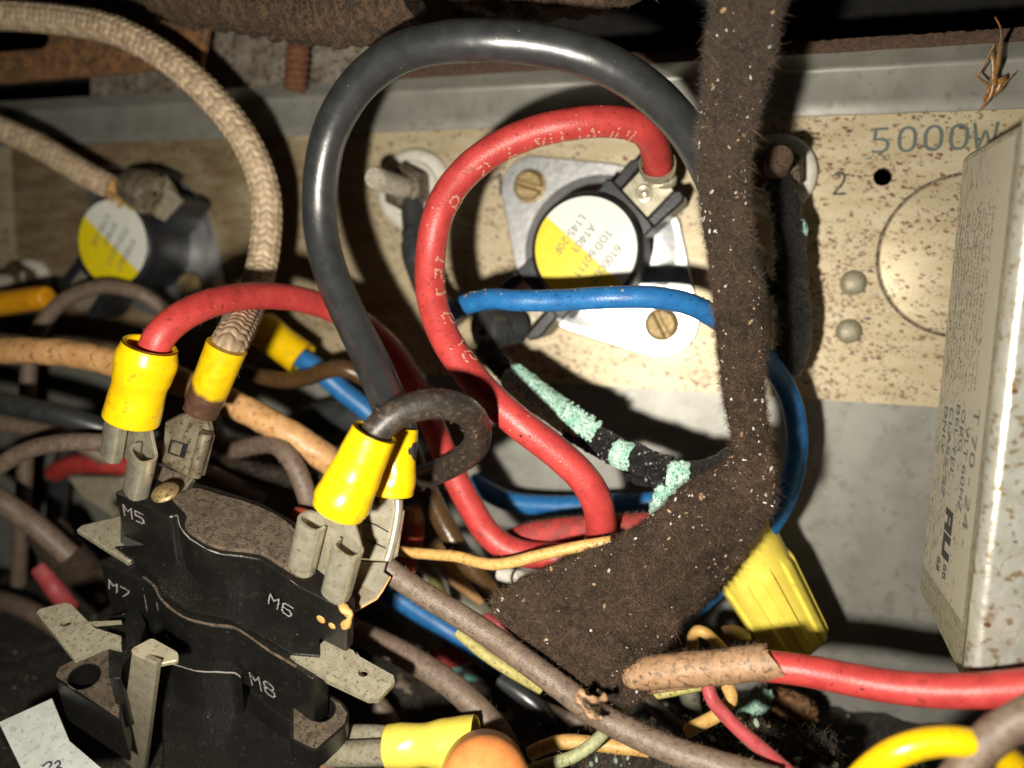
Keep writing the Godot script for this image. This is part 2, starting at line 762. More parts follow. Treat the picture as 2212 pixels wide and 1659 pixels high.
func noise_bytes(sd: int, freq: float, oct: int, kind := FastNoiseLite.TYPE_SIMPLEX_SMOOTH) -> PackedByteArray:
	var f := FastNoiseLite.new()
	f.seed = sd
	f.noise_type = kind
	f.frequency = freq
	f.fractal_octaves = oct
	var im := f.get_seamless_image(512, 512)
	im.convert(Image.FORMAT_L8)
	return im.get_data()


func grey_tex(b: PackedByteArray) -> ImageTexture:
	return ImageTexture.create_from_image(Image.create_from_data(512, 512, false, Image.FORMAT_L8, b))


# colour texture (512 px, repeats): linear colours a..b by coarse noise, dirt where the middle noise passes "cut",
# fine grain, and specks [count, colour, radius px]
func tex(a: Color, b: Color, dirt: Color, cut: float, grain: float, specks := [], sd := 1) -> ImageTexture:
	var out := PackedByteArray()
	out.resize(512 * 512 * 3)
	var sa := (sd * 7919) % 262144
	var sb := (sd * 104729) % 262144
	var lut := PackedByteArray()
	lut.resize(4097)
	for i in 4097:
		var l := i / 4096.0
		lut[i] = int(clampf((1.055 * pow(l, 1.0 / 2.4) - 0.055 if l > 0.0031 else l * 12.92) * 255.0, 0, 255))
	var k := 0
	for i in 262144:
		var t := clampf((noise_a[(i + sa) & 262143] - 80) / 100.0, 0.0, 1.0)
		var w := clampf((noise_b[(i + sb) & 262143] / 255.0 - cut) * 6.0, 0.0, 1.0)
		var g := 1.0 + grain * (noise_c[i] - 127) / 127.0
		var r := (a.r + (b.r - a.r) * t)
		var gg := (a.g + (b.g - a.g) * t)
		var bb := (a.b + (b.b - a.b) * t)
		r = (r + (dirt.r - r) * w) * g
		gg = (gg + (dirt.g - gg) * w) * g
		bb = (bb + (dirt.b - bb) * w) * g
		out[k] = lut[int(clampf(r, 0.0, 1.0) * 4096.0)]
		out[k + 1] = lut[int(clampf(gg, 0.0, 1.0) * 4096.0)]
		out[k + 2] = lut[int(clampf(bb, 0.0, 1.0) * 4096.0)]
		k += 3
	var rr := RandomNumberGenerator.new()
	rr.seed = sd * 31 + 5
	for s in specks:
		for q in s[0]:
			var cx := rr.randi() % 512
			var cy := rr.randi() % 512
			var rad: float = s[2] * rr.randf_range(0.4, 1.5)
			var ell := rr.randf_range(0.5, 1.0)
			var col: Color = s[1]
			var ri := int(ceil(rad)) + 1
			for y in range(-ri, ri + 1):
				for x in range(-ri, ri + 1):
					var d := sqrt(x * x + y * y / (ell * ell)) + (noise_c[((cy + y) & 511) * 512 + ((cx + x) & 511)] - 127) / 90.0
					var w := clampf(rad - d, 0.0, 1.0)
					if w <= 0.0:
						continue
					var o := ((((cy + y) & 511) << 9) + ((cx + x) & 511)) * 3
					out[o] = int(lerpf(out[o], lut[int(clampf(col.r, 0, 1) * 4096)], w))
					out[o + 1] = int(lerpf(out[o + 1], lut[int(clampf(col.g, 0, 1) * 4096)], w))
					out[o + 2] = int(lerpf(out[o + 2], lut[int(clampf(col.b, 0, 1) * 4096)], w))
	return ImageTexture.create_from_image(Image.create_from_data(512, 512, false, Image.FORMAT_RGB8, out))


# a material whose texture covers "span" mm; relief in mm
func mat(called: String, t: Texture2D, span: float, rough: float, metal := 0.0, relief := 0.0, bump: Texture2D = null, spec := 0.5) -> StandardMaterial3D:
	var m := StandardMaterial3D.new()
	m.resource_name = called
	m.albedo_texture = t
	m.uv1_triplanar = true
	m.uv1_triplanar_sharpness = 3.0
	m.uv1_scale = Vector3.ONE * (1000.0 / span)
	m.roughness = rough
	m.metallic = metal
	m.metallic_specular = spec
	if relief > 0.0:
		m.heightmap_enabled = true
		m.heightmap_texture = bump if bump else bump_fine
		m.heightmap_scale = relief * 0.1
	return m


func plain_mat(called: String, c: Color, rough: float, metal := 0.0) -> StandardMaterial3D:
	var m := StandardMaterial3D.new()
	m.resource_name = called
	m.albedo_color = c.linear_to_srgb()
	m.roughness = rough
	m.metallic = metal
	return m


func make_materials() -> void:
	noise_a = noise_bytes(3, 0.012, 3)
	noise_b = noise_bytes(17, 0.03, 5)
	noise_c = noise_bytes(29, 0.22, 2)
	bump_fine = grey_tex(noise_bytes(41, 0.09, 4))
	bump_mid = grey_tex(noise_bytes(43, 0.03, 5))
	var grime := Color(0.05, 0.038, 0.026)
	var lint := Color(0.5, 0.47, 0.4)
	var dark := Color(0.03, 0.022, 0.016)
	M.red = mat("red_insulation", tex(Color(0.47, 0.052, 0.046), Color(0.38, 0.036, 0.034), Color(0.25, 0.03, 0.024), 0.70, 0.10, [[90, Color(0.09, 0.012, 0.01), 1.9], [50, Color(0.75, 0.28, 0.2), 1.3], [14, Color(0.05, 0.01, 0.01), 4.0]], 1), 22, 0.46, 0.0, 0.03)
	M.red_dusty = mat("dusty_red_insulation", tex(Color(0.40, 0.035, 0.035), Color(0.24, 0.03, 0.026), Color(0.22, 0.045, 0.036), 0.62, 0.15, [[120, Color(0.12, 0.035, 0.028), 1.6]], 2), 20, 0.7, 0.0, 0.05)
	M.pink = mat("faded_red_insulation", tex(Color(0.46, 0.075, 0.085), Color(0.36, 0.05, 0.055), Color(0.3, 0.09, 0.08), 0.62, 0.12, [[60, grime, 1.6]], 3), 18, 0.5, 0.0, 0.03)
	M.black = mat("black_insulation", tex(Color(0.034, 0.037, 0.039), Color(0.024, 0.026, 0.028), Color(0.04, 0.038, 0.034), 0.68, 0.15, [[50, lint, 1.2]], 4), 22, 0.34, 0.0, 0.012, bump_mid, 0.8)
	M.black_dusty = mat("dusty_black_insulation", tex(Color(0.018, 0.016, 0.014), Color(0.034, 0.026, 0.02), Color(0.075, 0.055, 0.038), 0.58, 0.35, [[260, Color(0.12, 0.09, 0.06), 1.6], [60, lint, 1.2]], 5), 22, 0.46, 0.0, 0.03)
	M.blue = mat("blue_insulation", tex(Color(0.02, 0.155, 0.40), Color(0.016, 0.12, 0.33), Color(0.012, 0.075, 0.20), 0.66, 0.10, [[170, Color(0.02, 0.03, 0.05), 1.5], [45, Color(0.6, 0.7, 0.75), 1.1]], 6), 20, 0.4, 0.0, 0.03)
	M.yellow = mat("yellow_vinyl", tex(Color(0.80, 0.52, 0.004), Color(0.74, 0.46, 0.004), Color(0.50, 0.29, 0.02), 0.68, 0.04, [[46, Color(0.3, 0.16, 0.02), 1.5], [30, Color(0.55, 0.42, 0.12), 2.5]], 7), 20, 0.28, 0.0, 0.02, bump_mid)
	M.yellow_pale = mat("pale_yellow_nylon", tex(Color(0.80, 0.66, 0.10), Color(0.74, 0.60, 0.085), Color(0.55, 0.42, 0.06), 0.75, 0.04, [[10, Color(0.4, 0.25, 0.06), 3.0]], 8), 24, 0.33, 0.0, 0.02, bump_mid)
	M.orange_yellow = mat("orange_yellow_vinyl", tex(Color(0.66, 0.30, 0.01), Color(0.6, 0.27, 0.01), Color(0.3, 0.12, 0.01), 0.7, 0.05, [], 9), 20, 0.3)
	M.burnt = mat("scorched_vinyl", tex(Color(0.95, 0.95, 0.95), Color(0.8, 0.8, 0.8), Color(0.7, 0.66, 0.62), 0.7, 0.04, [], 10), 12, 0.3, 0.0, 0.02)
	M.burnt.vertex_color_use_as_albedo = true
	M.mauve = mat("brown_mauve_insulation", tex(Color(0.185, 0.135, 0.10), Color(0.14, 0.10, 0.075), Color(0.085, 0.062, 0.042), 0.60, 0.22, [[200, grime, 1.5], [40, Color(0.42, 0.34, 0.26), 1.2]], 11), 14, 0.5, 0.0, 0.06)
	M.brown = mat("dark_brown_insulation", tex(Color(0.085, 0.045, 0.018), Color(0.07, 0.038, 0.016), Color(0.035, 0.02, 0.01), 0.65, 0.15, [[60, grime, 1.6]], 12), 16, 0.27, 0.0, 0.03)
	M.tan = mat("tan_insulation", tex(Color(0.60, 0.345, 0.15), Color(0.52, 0.285, 0.115), Color(0.27, 0.125, 0.05), 0.64, 0.12, [[150, Color(0.06, 0.03, 0.014), 1.8], [14, Color(0.09, 0.06, 0.04), 4.5]], 13), 20, 0.42, 0.0, 0.03)
	M.tan_dull = mat("grimy_tan_insulation", tex(Color(0.37, 0.225, 0.125), Color(0.29, 0.17, 0.09), Color(0.14, 0.085, 0.05), 0.58, 0.2, [[120, Color(0.07, 0.045, 0.028), 1.4]], 50), 16, 0.55, 0.0, 0.015, bump_mid)
	M.grey = mat("grey_insulation", tex(Color(0.17, 0.165, 0.12), Color(0.13, 0.125, 0.09), Color(0.07, 0.065, 0.045), 0.6, 0.2, [], 51), 16, 0.55)
	M.cream_wire = mat("cream_insulation", tex(Color(0.62, 0.38, 0.13), Color(0.54, 0.32, 0.10), Color(0.32, 0.17, 0.05), 0.66, 0.12, [[220, Color(0.10, 0.05, 0.02), 1.7]], 14), 14, 0.42, 0.0, 0.04)
	M.orange_red = mat("cracked_orange_insulation", tex(Color(0.55, 0.085, 0.03), Color(0.45, 0.06, 0.024), Color(0.12, 0.03, 0.018), 0.56, 0.25, [[60, dark, 2.0]], 15), 8, 0.6, 0.0, 0.15)
	M.olive = mat("olive_insulation", tex(Color(0.17, 0.16, 0.045), Color(0.11, 0.10, 0.03), Color(0.05, 0.04, 0.018), 0.56, 0.3, [[160, dark, 1.5]], 16), 12, 0.6, 0.0, 0.08)
	M.pale_green = mat("pale_green_insulation", tex(Color(0.36, 0.38, 0.20), Color(0.29, 0.32, 0.16), Color(0.16, 0.15, 0.07), 0.6, 0.2, [[150, Color(0.10, 0.09, 0.05), 1.5]], 17), 12, 0.55, 0.0, 0.05)
	M.straw = mat("straw_yellow_insulation", tex(Color(0.50, 0.45, 0.16), Color(0.42, 0.37, 0.12), Color(0.2, 0.16, 0.06), 0.6, 0.2, [[130, Color(0.10, 0.08, 0.03), 1.6]], 18), 12, 0.55, 0.0, 0.05)
	M.teal = mat("verdigris_insulation", tex(Color(0.10, 0.25, 0.22), Color(0.08, 0.20, 0.19), Color(0.03, 0.06, 0.06), 0.62, 0.2, [], 19), 12, 0.5)
	M.tin = mat("tinned_brass", tex(Color(0.62, 0.58, 0.45), Color(0.50, 0.46, 0.345), Color(0.34, 0.28, 0.19), 0.68, 0.03, [], 20), 14, 0.27, 0.66, 0.006, bump_mid)
	M.tin_dull = mat("tarnished_tin", tex(Color(0.40, 0.375, 0.28), Color(0.33, 0.30, 0.21), Color(0.2, 0.165, 0.1), 0.62, 0.2, [[90, Color(0.1, 0.07, 0.04), 1.6]], 21), 12, 0.5, 0.35, 0.04)
	M.tin_dark = mat("heat_stained_tin", tex(Color(0.36, 0.32, 0.23), Color(0.24, 0.195, 0.135), Color(0.13, 0.09, 0.065), 0.6, 0.1, [[20, Color(0.08, 0.055, 0.04), 1.6]], 22), 18, 0.36, 0.6, 0.02, bump_mid)
	M.copper = mat("bare_copper", tex(Color(0.62, 0.30, 0.12), Color(0.50, 0.22, 0.09), Color(0.25, 0.11, 0.05), 0.62, 0.2, [], 23), 8, 0.4, 0.6)
	M.brass = mat("aged_brass", tex(Color(0.42, 0.31, 0.15), Color(0.33, 0.235, 0.11), Color(0.12, 0.085, 0.045), 0.58, 0.22, [[130, Color(0.08, 0.05, 0.03), 1.8]], 24), 8, 0.42, 0.6, 0.05)
	M.steel = mat("worn_steel", tex(Color(0.55, 0.51, 0.42), Color(0.42, 0.38, 0.30), Color(0.22, 0.18, 0.13), 0.6, 0.15, [], 25), 8, 0.34, 0.25)
	M.nut = mat("tarnished_nut", tex(Color(0.20, 0.165, 0.115), Color(0.11, 0.085, 0.055), Color(0.035, 0.025, 0.02), 0.52, 0.3, [], 26), 8, 0.42, 0.6, 0.06)
	M.rust = mat("rusty_steel", tex(Color(0.20, 0.075, 0.03), Color(0.13, 0.052, 0.024), Color(0.055, 0.028, 0.018), 0.55, 0.35, [[300, Color(0.30, 0.12, 0.045), 1.6]], 27), 10, 0.85, 0.1, 0.15)
	M.rust_and_shade = mat("dark_rust_and_shade", tex(Color(0.085, 0.045, 0.026), Color(0.055, 0.032, 0.02), Color(0.03, 0.02, 0.014), 0.55, 0.35, [[200, Color(0.14, 0.07, 0.035), 1.5]], 49), 10, 0.9, 0.0, 0.1)
	M.rust_plate = mat("rust_brown_plate", tex(Color(0.26, 0.125, 0.05), Color(0.16, 0.082, 0.036), Color(0.085, 0.05, 0.026), 0.52, 0.25, [[200, dark, 1.6]], 28), 26, 0.75, 0.1, 0.1)
	M.galv = mat("galvanised_steel", tex(Color(0.275, 0.273, 0.244), Color(0.235, 0.233, 0.206), Color(0.215, 0.207, 0.178), 0.62, 0.07, [[9, Color(0.13, 0.09, 0.06), 1.8], [24, Color(0.36, 0.36, 0.33), 2.5]], 29), 46, 0.46, 0.35, 0.008, bump_mid)
	M.ledge = mat("dirty_galvanised_steel", tex(Color(0.24, 0.215, 0.175), Color(0.17, 0.145, 0.11), Color(0.085, 0.062, 0.042), 0.56, 0.22, [[160, dark, 2.2], [60, Color(0.33, 0.32, 0.29), 2.5]], 30), 30, 0.6, 0.3, 0.1)
	M.alu = mat("satin_aluminium", tex(Color(0.68, 0.69, 0.70), Color(0.60, 0.61, 0.62), Color(0.5, 0.5, 0.5), 0.66, 0.05, [], 31), 24, 0.36, 0.9, 0.02, bump_mid)
	M.bakelite = mat("black_bakelite", tex(Color(0.016, 0.018, 0.022), Color(0.012, 0.013, 0.016), Color(0.03, 0.028, 0.026), 0.68, 0.2, [], 32), 16, 0.38, 0.0, 0.02)
	M.relay_side = mat("black_phenolic", tex(Color(0.0105, 0.0098, 0.0084), Color(0.008, 0.0076, 0.0068), Color(0.019, 0.0165, 0.013), 0.66, 0.3, [[90, Color(0.035, 0.03, 0.024), 1.0], [22, Color(0.3, 0.27, 0.2), 1.3]], 33), 26, 0.36, 0.0, 0.03)
	M.relay_top = mat("dust_coated_phenolic", tex(Color(0.115, 0.085, 0.055), Color(0.07, 0.052, 0.034), Color(0.035, 0.026, 0.018), 0.56, 0.35, [[260, Color(0.17, 0.13, 0.085), 1.6], [120, Color(0.025, 0.02, 0.014), 1.6]], 34), 14, 0.9, 0.0, 0.12)
	M.felt = mat("brown_fibre_gasket", tex(Color(0.056, 0.034, 0.019), Color(0.026, 0.016, 0.010), Color(0.085, 0.053, 0.032), 0.58, 0.5, [[200, Color(0.02, 0.012, 0.008), 2.2], [70, Color(0.15, 0.10, 0.065), 1.6]], 35), 12, 0.95, 0.0, 0.35)
	M.insul = mat("matted_insulation", tex(Color(0.13, 0.075, 0.04), Color(0.07, 0.042, 0.025), Color(0.03, 0.02, 0.013), 0.52, 0.4, [[300, Color(0.17, 0.11, 0.06), 1.6]], 36), 12, 0.95, 0.0, 0.5)
	M.ceramic = mat("white_ceramic", tex(Color(0.62, 0.60, 0.53), Color(0.55, 0.53, 0.46), Color(0.38, 0.34, 0.26), 0.68, 0.06, [[12, Color(0.2, 0.16, 0.1), 2.0]], 37), 14, 0.35)
	M.white_print = mat("white_label", tex(Color(0.68, 0.69, 0.63), Color(0.64, 0.65, 0.59), Color(0.55, 0.53, 0.44), 0.76, 0.03, [[5, Color(0.25, 0.16, 0.1), 2.0]], 38), 16, 0.4)
	M.yellow_print = mat("yellow_label", tex(Color(0.74, 0.60, 0.01), Color(0.70, 0.56, 0.01), Color(0.6, 0.45, 0.02), 0.78, 0.03, [], 39), 16, 0.4)
	M.card = mat("pale_card", tex(Color(0.55, 0.58, 0.55), Color(0.48, 0.50, 0.47), Color(0.36, 0.34, 0.28), 0.66, 0.06, [[10, Color(0.36, 0.33, 0.26), 1.6]], 40), 16, 0.7)
	M.steel_plate = mat("dull_plated_steel", tex(Color(0.44, 0.40, 0.29), Color(0.37, 0.33, 0.235), Color(0.24, 0.205, 0.13), 0.66, 0.12, [[50, Color(0.14, 0.1, 0.06), 1.5]], 41), 16, 0.55, 0.35, 0.04)
	M.zinc = mat("polished_zinc", tex(Color(0.62, 0.63, 0.56), Color(0.54, 0.54, 0.46), Color(0.34, 0.26, 0.15), 0.62, 0.1, [[8, Color(0.2, 0.1, 0.05), 7.0]], 42), 24, 0.3, 0.55, 0.05, bump_mid)
	M.floor = mat("sooty_floor", tex(Color(0.030, 0.024, 0.018), Color(0.018, 0.014, 0.011), Color(0.065, 0.05, 0.034), 0.56, 0.5, [[170, Color(0.20, 0.24, 0.19), 1.7], [160, Color(0.10, 0.07, 0.04), 2.0]], 43), 16, 0.9, 0.0, 0.4)
	M.orange = mat("orange_nylon", tex(Color(0.62, 0.235, 0.07), Color(0.55, 0.195, 0.055), Color(0.45, 0.16, 0.05), 0.7, 0.05, [[14, Color(0.75, 0.45, 0.25), 2.0]], 44), 14, 0.32, 0.0, 0.02, bump_mid)
	M.husk = mat("dry_husk", tex(Color(0.25, 0.115, 0.03), Color(0.34, 0.19, 0.07), Color(0.08, 0.035, 0.012), 0.56, 0.3, [], 45), 5, 0.3)
	M.verdigris = mat("copper_verdigris", tex(Color(0.62, 0.86, 0.74), Color(0.30, 0.62, 0.47), Color(0.10, 0.15, 0.13), 0.60, 0.2, [[150, Color(0.06, 0.07, 0.07), 1.8], [80, Color(0.62, 0.84, 0.70), 2.0]], 46), 10, 0.8, 0.0, 0.3)
	M.char = mat("charred_sleeve", tex(Color(0.012, 0.012, 0.012), Color(0.02, 0.019, 0.018), Color(0.035, 0.033, 0.03), 0.6, 0.4, [[50, Color(0.1, 0.2, 0.15), 1.3]], 47), 7, 0.22, 0.0, 0.3)
	M.void = mat("dark_interior", tex(Color(0.006, 0.005, 0.0045), Color(0.004, 0.0035, 0.003), Color(0.012, 0.009, 0.007), 0.6, 0.3, [], 48), 40, 0.9)
	M.braid = plain_mat("fibreglass_braid", Color.WHITE, 0.55)
	M.braid.vertex_color_use_as_albedo = true
	M.hair = plain_mat("fibre", Color.WHITE, 0.75)
	M.hair.vertex_color_use_as_albedo = true
	M.ink = plain_mat("grey_ink", Color(0.16, 0.19, 0.17), 0.6)
	M.ink_mid = plain_mat("blue_grey_ink", Color(0.09, 0.115, 0.105), 0.6)
	M.ink_dark = plain_mat("dark_ink", Color(0.035, 0.033, 0.035), 0.6)
	M.mark = plain_mat("pale_stamp", Color(0.27, 0.25, 0.23), 0.7)
	M.worn_print = plain_mat("worn_print", Color(0.45, 0.21, 0.15), 0.7)
	M.blue_pen = plain_mat("blue_pen", Color(0.05, 0.05, 0.11), 0.6)
	M.clear = StandardMaterial3D.new()
	M.clear.resource_name = "clear_sleeve"
	M.clear.albedo_color = Color(0.9, 0.86, 0.75, 0.25)
	M.clear.transparency = BaseMaterial3D.TRANSPARENCY_ALPHA
	M.clear.roughness = 0.15
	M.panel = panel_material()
	M.label = label_material()


# cream lacquer with rust freckles, streaks and a left end painted darker for both browning and the weaker flash there; the picture covers 190 x 48 mm of the panel
func panel_material() -> StandardMaterial3D:
	var w := 2048
	var h := 544
	var out := PackedByteArray()
	out.resize(w * h * 3)
	var lut := PackedByteArray()
	lut.resize(4097)
	for i in 4097:
		lut[i] = int(clampf(Color(i / 4096.0, 0, 0).linear_to_srgb().r * 255.0, 0, 255))
	var k := 0
	for y in h:
		for x in w:
			var n1 := noise_a[((y >> 1) & 511) * 512 + ((x >> 1) & 511)] / 255.0
			var n2 := noise_b[(y & 511) * 512 + ((x >> 2) & 511)] / 255.0
			var n3 := noise_c[(y & 511) * 512 + (x & 511)] / 255.0
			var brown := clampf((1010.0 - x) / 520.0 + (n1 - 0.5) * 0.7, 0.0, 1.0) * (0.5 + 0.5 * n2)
			var t := clampf(n2 * 1.3 - 0.25, 0.0, 1.0)
			var r := lerpf(0.50, 0.40, t)
			var g := lerpf(0.43, 0.325, t)
			var b := lerpf(0.29, 0.19, t)
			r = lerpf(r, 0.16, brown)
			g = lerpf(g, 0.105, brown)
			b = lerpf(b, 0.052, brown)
			var q := 0.9 + 0.2 * n3
			out[k] = lut[int(clampf(r * q, 0, 1) * 4096)]
			out[k + 1] = lut[int(clampf(g * q, 0, 1) * 4096)]
			out[k + 2] = lut[int(clampf(b * q, 0, 1) * 4096)]
			k += 3
	var rr := RandomNumberGenerator.new()
	rr.seed = 77
	for s in 34000:
		var cx := rr.randi() % w
		var cy := rr.randi() % h
		if s % 9 == 0:
			# rust gathers round studs, rivets, the hole and the lower edge
			var spots := [[-61, 14], [7, 19], [14.5, 6], [13.8, -2.5], [18.4, 17.5], [-5, -13], [-30, -13], [18, -13], [-75, -8]]
			var sp: Array = spots[rr.randi() % spots.size()]
			cx = int((sp[0] + rr.randfn() * 3.2 + 145.0) * w / 190.0)
			cy = int((sp[1] + rr.randfn() * 2.6 + 20.0) * h / 48.0)
			if cx < 4 or cx > w - 4 or cy < 4 or cy > h - 4:
				continue
		var dens := 0.25 + 0.75 * clampf((noise_a[(cy & 511) * 512 + ((cx >> 1) & 511)] - 80) / 90.0, 0, 1)
		if rr.randf() > dens:
			continue
		var rad := 0.55 + 2.6 * pow(rr.randf(), 4.0)
		var dark := rr.randf_range(0.35, 1.0)
		var col := Color(0.12, 0.055, 0.03) if rr.randf() < 0.75 else Color(0.07, 0.05, 0.05)
		var ri := int(rad * 1.6) + 2
		for y in range(-ri, ri + 1):
			var yy := cy + y
			if yy < 0 or yy >= h:
				continue
			for x in range(-ri, ri + 1):
				var xx := cx + x
				if xx < 0 or xx >= w:
					continue
				var d := sqrt(pow((x + y * 0.45) / 1.5, 2) + y * y) + (noise_c[(yy & 511) * 512 + (xx & 511)] - 127) / 60.0
				var a := clampf(rad - d, 0.0, 1.0) * dark
				if a <= 0.0:
					continue
				var o := (yy * w + xx) * 3
				out[o] = int(lerpf(out[o], lut[int(col.r * 4096)], a))
				out[o + 1] = int(lerpf(out[o + 1], lut[int(col.g * 4096)], a))
				out[o + 2] = int(lerpf(out[o + 2], lut[int(col.b * 4096)], a))
	var m := StandardMaterial3D.new()
	m.resource_name = "freckled_cream_lacquer"
	m.albedo_texture = ImageTexture.create_from_image(Image.create_from_data(w, h, false, Image.FORMAT_RGB8, out))
	m.roughness = 0.48
	m.metallic = 0.25
	# the sheet's uv are millimetres from x = -145, y = -20
	m.uv1_scale = Vector3(1.0 / 190.0, 1.0 / 48.0, 1)
	m.uv1_offset = Vector3(145.0 / 190.0, 20.0 / 48.0, 0)
	m.heightmap_enabled = true
	m.heightmap_texture = m.albedo_texture
	m.heightmap_scale = 0.002
	return m


# stained paper label with small illegible print in its upper half; uv 0..1, v down the label
func label_material() -> StandardMaterial3D:
	var w := 384
	var h := 1024
	var im := Image.create(w, h, false, Image.FORMAT_RGB8)
	for y in h:
		for x in w:
			var n1 := noise_b[((y >> 1) & 511) * 512 + ((x * 2) & 511)] / 255.0
			var n3 := noise_c[(y & 511) * 512 + (x & 511)] / 255.0
			var st := clampf((n1 - 0.58) * 4.0, 0, 1) * clampf((300 - x) / 240.0, 0.15, 1.0)
			var c := Color(0.42, 0.39, 0.30).lerp(Color(0.17, 0.12, 0.075), st) * (0.94 + 0.12 * n3)
			c.a = 1
			im.set_pixel(x, y, c.linear_to_srgb())
	var rr := RandomNumberGenerator.new()
	rr.seed = 5
	for col in 11:
		var x0 := 30 + col * 25
		var y := 130.0
		while y < 520.0:
			var l := rr.randf_range(5, 13)
			if rr.randf() < 0.82:
				for t in 3:
					im.fill_rect(Rect2i(x0 + rr.randi_range(0, 9), int(y + t * l / 3.0), rr.randi_range(3, 8), rr.randi_range(2, 4)), Color(0.33, 0.29, 0.24))
			y += l + 3.0
	for q in 420:
		var cx := rr.randi_range(0, 300)
		var cy := rr.randi_range(60, h - 10)
		im.fill_rect(Rect2i(cx, cy, rr.randi_range(2, 5), rr.randi_range(3, 9)), Color(0.30, 0.22, 0.15))
	var m := StandardMaterial3D.new()
	m.resource_name = "stained_paper"
	m.albedo_texture = ImageTexture.create_from_image(im)
	m.roughness = 0.55
	return m


# ------------------------------------------------------------------ setting

func build_setting() -> void:
	# cream element panel: bottom edge y = -15, seam under the flange y = 26.3
	var sh := Shape.new()
	sheet(sh, Vector2(-240, -15.2), Vector2(70, 27.0), 0.0, [[18.4, 17.5, 1.25]])
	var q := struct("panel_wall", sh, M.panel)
	var kn := Shape.new()
	lathe(kn, Transform3D(Basis.IDENTITY, Vector3(30.0, 6.5, 0)), [[11.2, 0.0], [11.15, 0.14], [10.95, 0.22], [0.0, 0.24]], 64)
	for i in kn.v.size():
		kn.uv[i] = Vector2(kn.v[i].x, kn.v[i].y)
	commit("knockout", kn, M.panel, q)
	words(q, "printed_number", "5000W", Vector3(24.3, 22.6, 0.06), Vector3(1, 0.02, 0), Vector3(0, 0, 1), 3.5, M.ink_mid, 1.12, "Droid Sans Mono")
	words(q, "printed_number", "2", Vector3(12.75, 16.6, 0.06), Vector3(1, 0.03, 0), Vector3(0, 0, 1), 3.3, M.ink_dark, 0.9, "Droid Sans Mono")
	words(q, "printed_number", "1", Vector3(-39.4, 17.2, 0.06), Vector3(1, 0.03, 0), Vector3(0, 0, 1), 3.6, M.ink_dark, 1.1, "Droid Sans Mono")
	var gb := Shape.new()
	lathe(gb, Transform3D(Basis.IDENTITY, Vector3(30.0, 6.5, 0)), [[11.62, 0.0], [11.6, 0.03], [11.2, 0.03]], 64)
	commit("knockout_groove", gb, M.nut, q)
	# galvanised sheet below, set 1.5 mm back
	var lo := Shape.new()
	box(lo, Transform3D.IDENTITY, Vector3(-250, -66, -3.2), Vector3(70, -13.5, -2.2), 0.1)
	struct("lower_wall", lo, M.galv)
	# folded flange above the panel: face, rounded crease, ledge towards the viewer, rusty lip
	var fl := Shape.new()
	var prof := [Vector2(26.2, 0.15), Vector2(26.2, 0.9), Vector2(28.4, 0.95), Vector2(28.7, 0.7), Vector2(32.1, 0.8)]
	for i in 7:
		var a := PI * 0.5 * i / 6.0
		prof.append(Vector2(32.1 + 0.7 * sin(a), 0.8 + 0.7 * (1.0 - cos(a))))
	prof.append(Vector2(33.3, 5.0))
	prof.append(Vector2(33.5, 5.6))
	var pos := PackedVector3Array()
	for i in 61:
		var x := -250.0 + 320.0 * i / 60.0
		for p in prof:
			pos.append(Vector3(x, p.x + 0.1 * jit.get_noise_1d(x * 1.3), p.y))
	fl.grid(pos, 61, prof.size(), false, PackedColorArray(), PackedVector2Array(), true)
	var fo := struct("flange_wall", fl, M.galv)
	var lip := Shape.new()
	pos = PackedVector3Array()
	for i in 240:
		var x := -60.0 + 130.0 * i / 239.0
		var rag := 0.22 * jit.get_noise_1d(x * 9.0)
		for p in [Vector2(33.4, 5.3), Vector2(33.45, 5.9), Vector2(34.9 + rag, 6.2), Vector2(34.95 + rag, 5.8), Vector2(33.8, 5.2)]:
			pos.append(Vector3(x, p.x, p.y))
	lip.grid(pos, 240, 5, false)
	commit("rusty_lip", lip, M.rust_and_shade, fo)
	# deeper dirty ledge on the left
	var ld := Shape.new()
	var lp := PackedVector3Array()
	for i in 100:
		for j in 24:
			var x := lerpf(-118.0, -40.0, i / 99.0)
			var y := lerpf(33.55, 54.0, j / 23.0)
			lp.append(Vector3(x, y, 5.4 + 0.06 * (y - 33.0) + 0.5 * jit.get_noise_2d(x * 0.8, y * 1.1)))
	ld.grid(lp, 100, 24, false, PackedColorArray(), PackedVector2Array(), true)
	struct("upper_wall", ld, M.ledge)
	# dark inside of the cabinet: top, back, floor
	var vo := Shape.new()
	box(vo, Transform3D.IDENTITY, Vector3(-260, -140, -24), Vector3(160, 140, -20), 0.2)
	struct("cabinet_back_wall", vo, M.void)
	var tp := Shape.new()
	box(tp, Transform3D.IDENTITY, Vector3(-260, 90, -24), Vector3(160, 94, 60), 0.2)
	struct("cabinet_ceiling", tp, M.void)
	var flo := Shape.new()
	var fp := PackedVector3Array()
	for i in 90:
		for j in 40:
			var x := -150.0 + 230.0 * i / 89.0
			var z := -3.0 + 62.0 * j / 39.0
			fp.append(Vector3(x, -65.2 + 1.6 * jit.get_noise_2d(x * 2.2, z * 2.2) + 0.5 * jit.get_noise_2d(x * 9.0, z * 9.0) - z * 0.12, z))
	flo.grid(fp, 90, 40, false, PackedColorArray(), PackedVector2Array(), true)
	var f := struct("cabinet_floor", flo, M.floor)
	flecks(f, "crumbs", flo, 2600, 0.55, [Color(0.08, 0.06, 0.04), Color(0.20, 0.23, 0.17), Color(0.05, 0.04, 0.03), Color(0.30, 0.36, 0.27), Color(0.13, 0.09, 0.05)])
	hairs(f, "dust_fluff", flo, 5000, 1.3, 0.05, [Color(0.12, 0.10, 0.075), Color(0.2, 0.17, 0.12), Color(0.07, 0.05, 0.035)], 2.0)
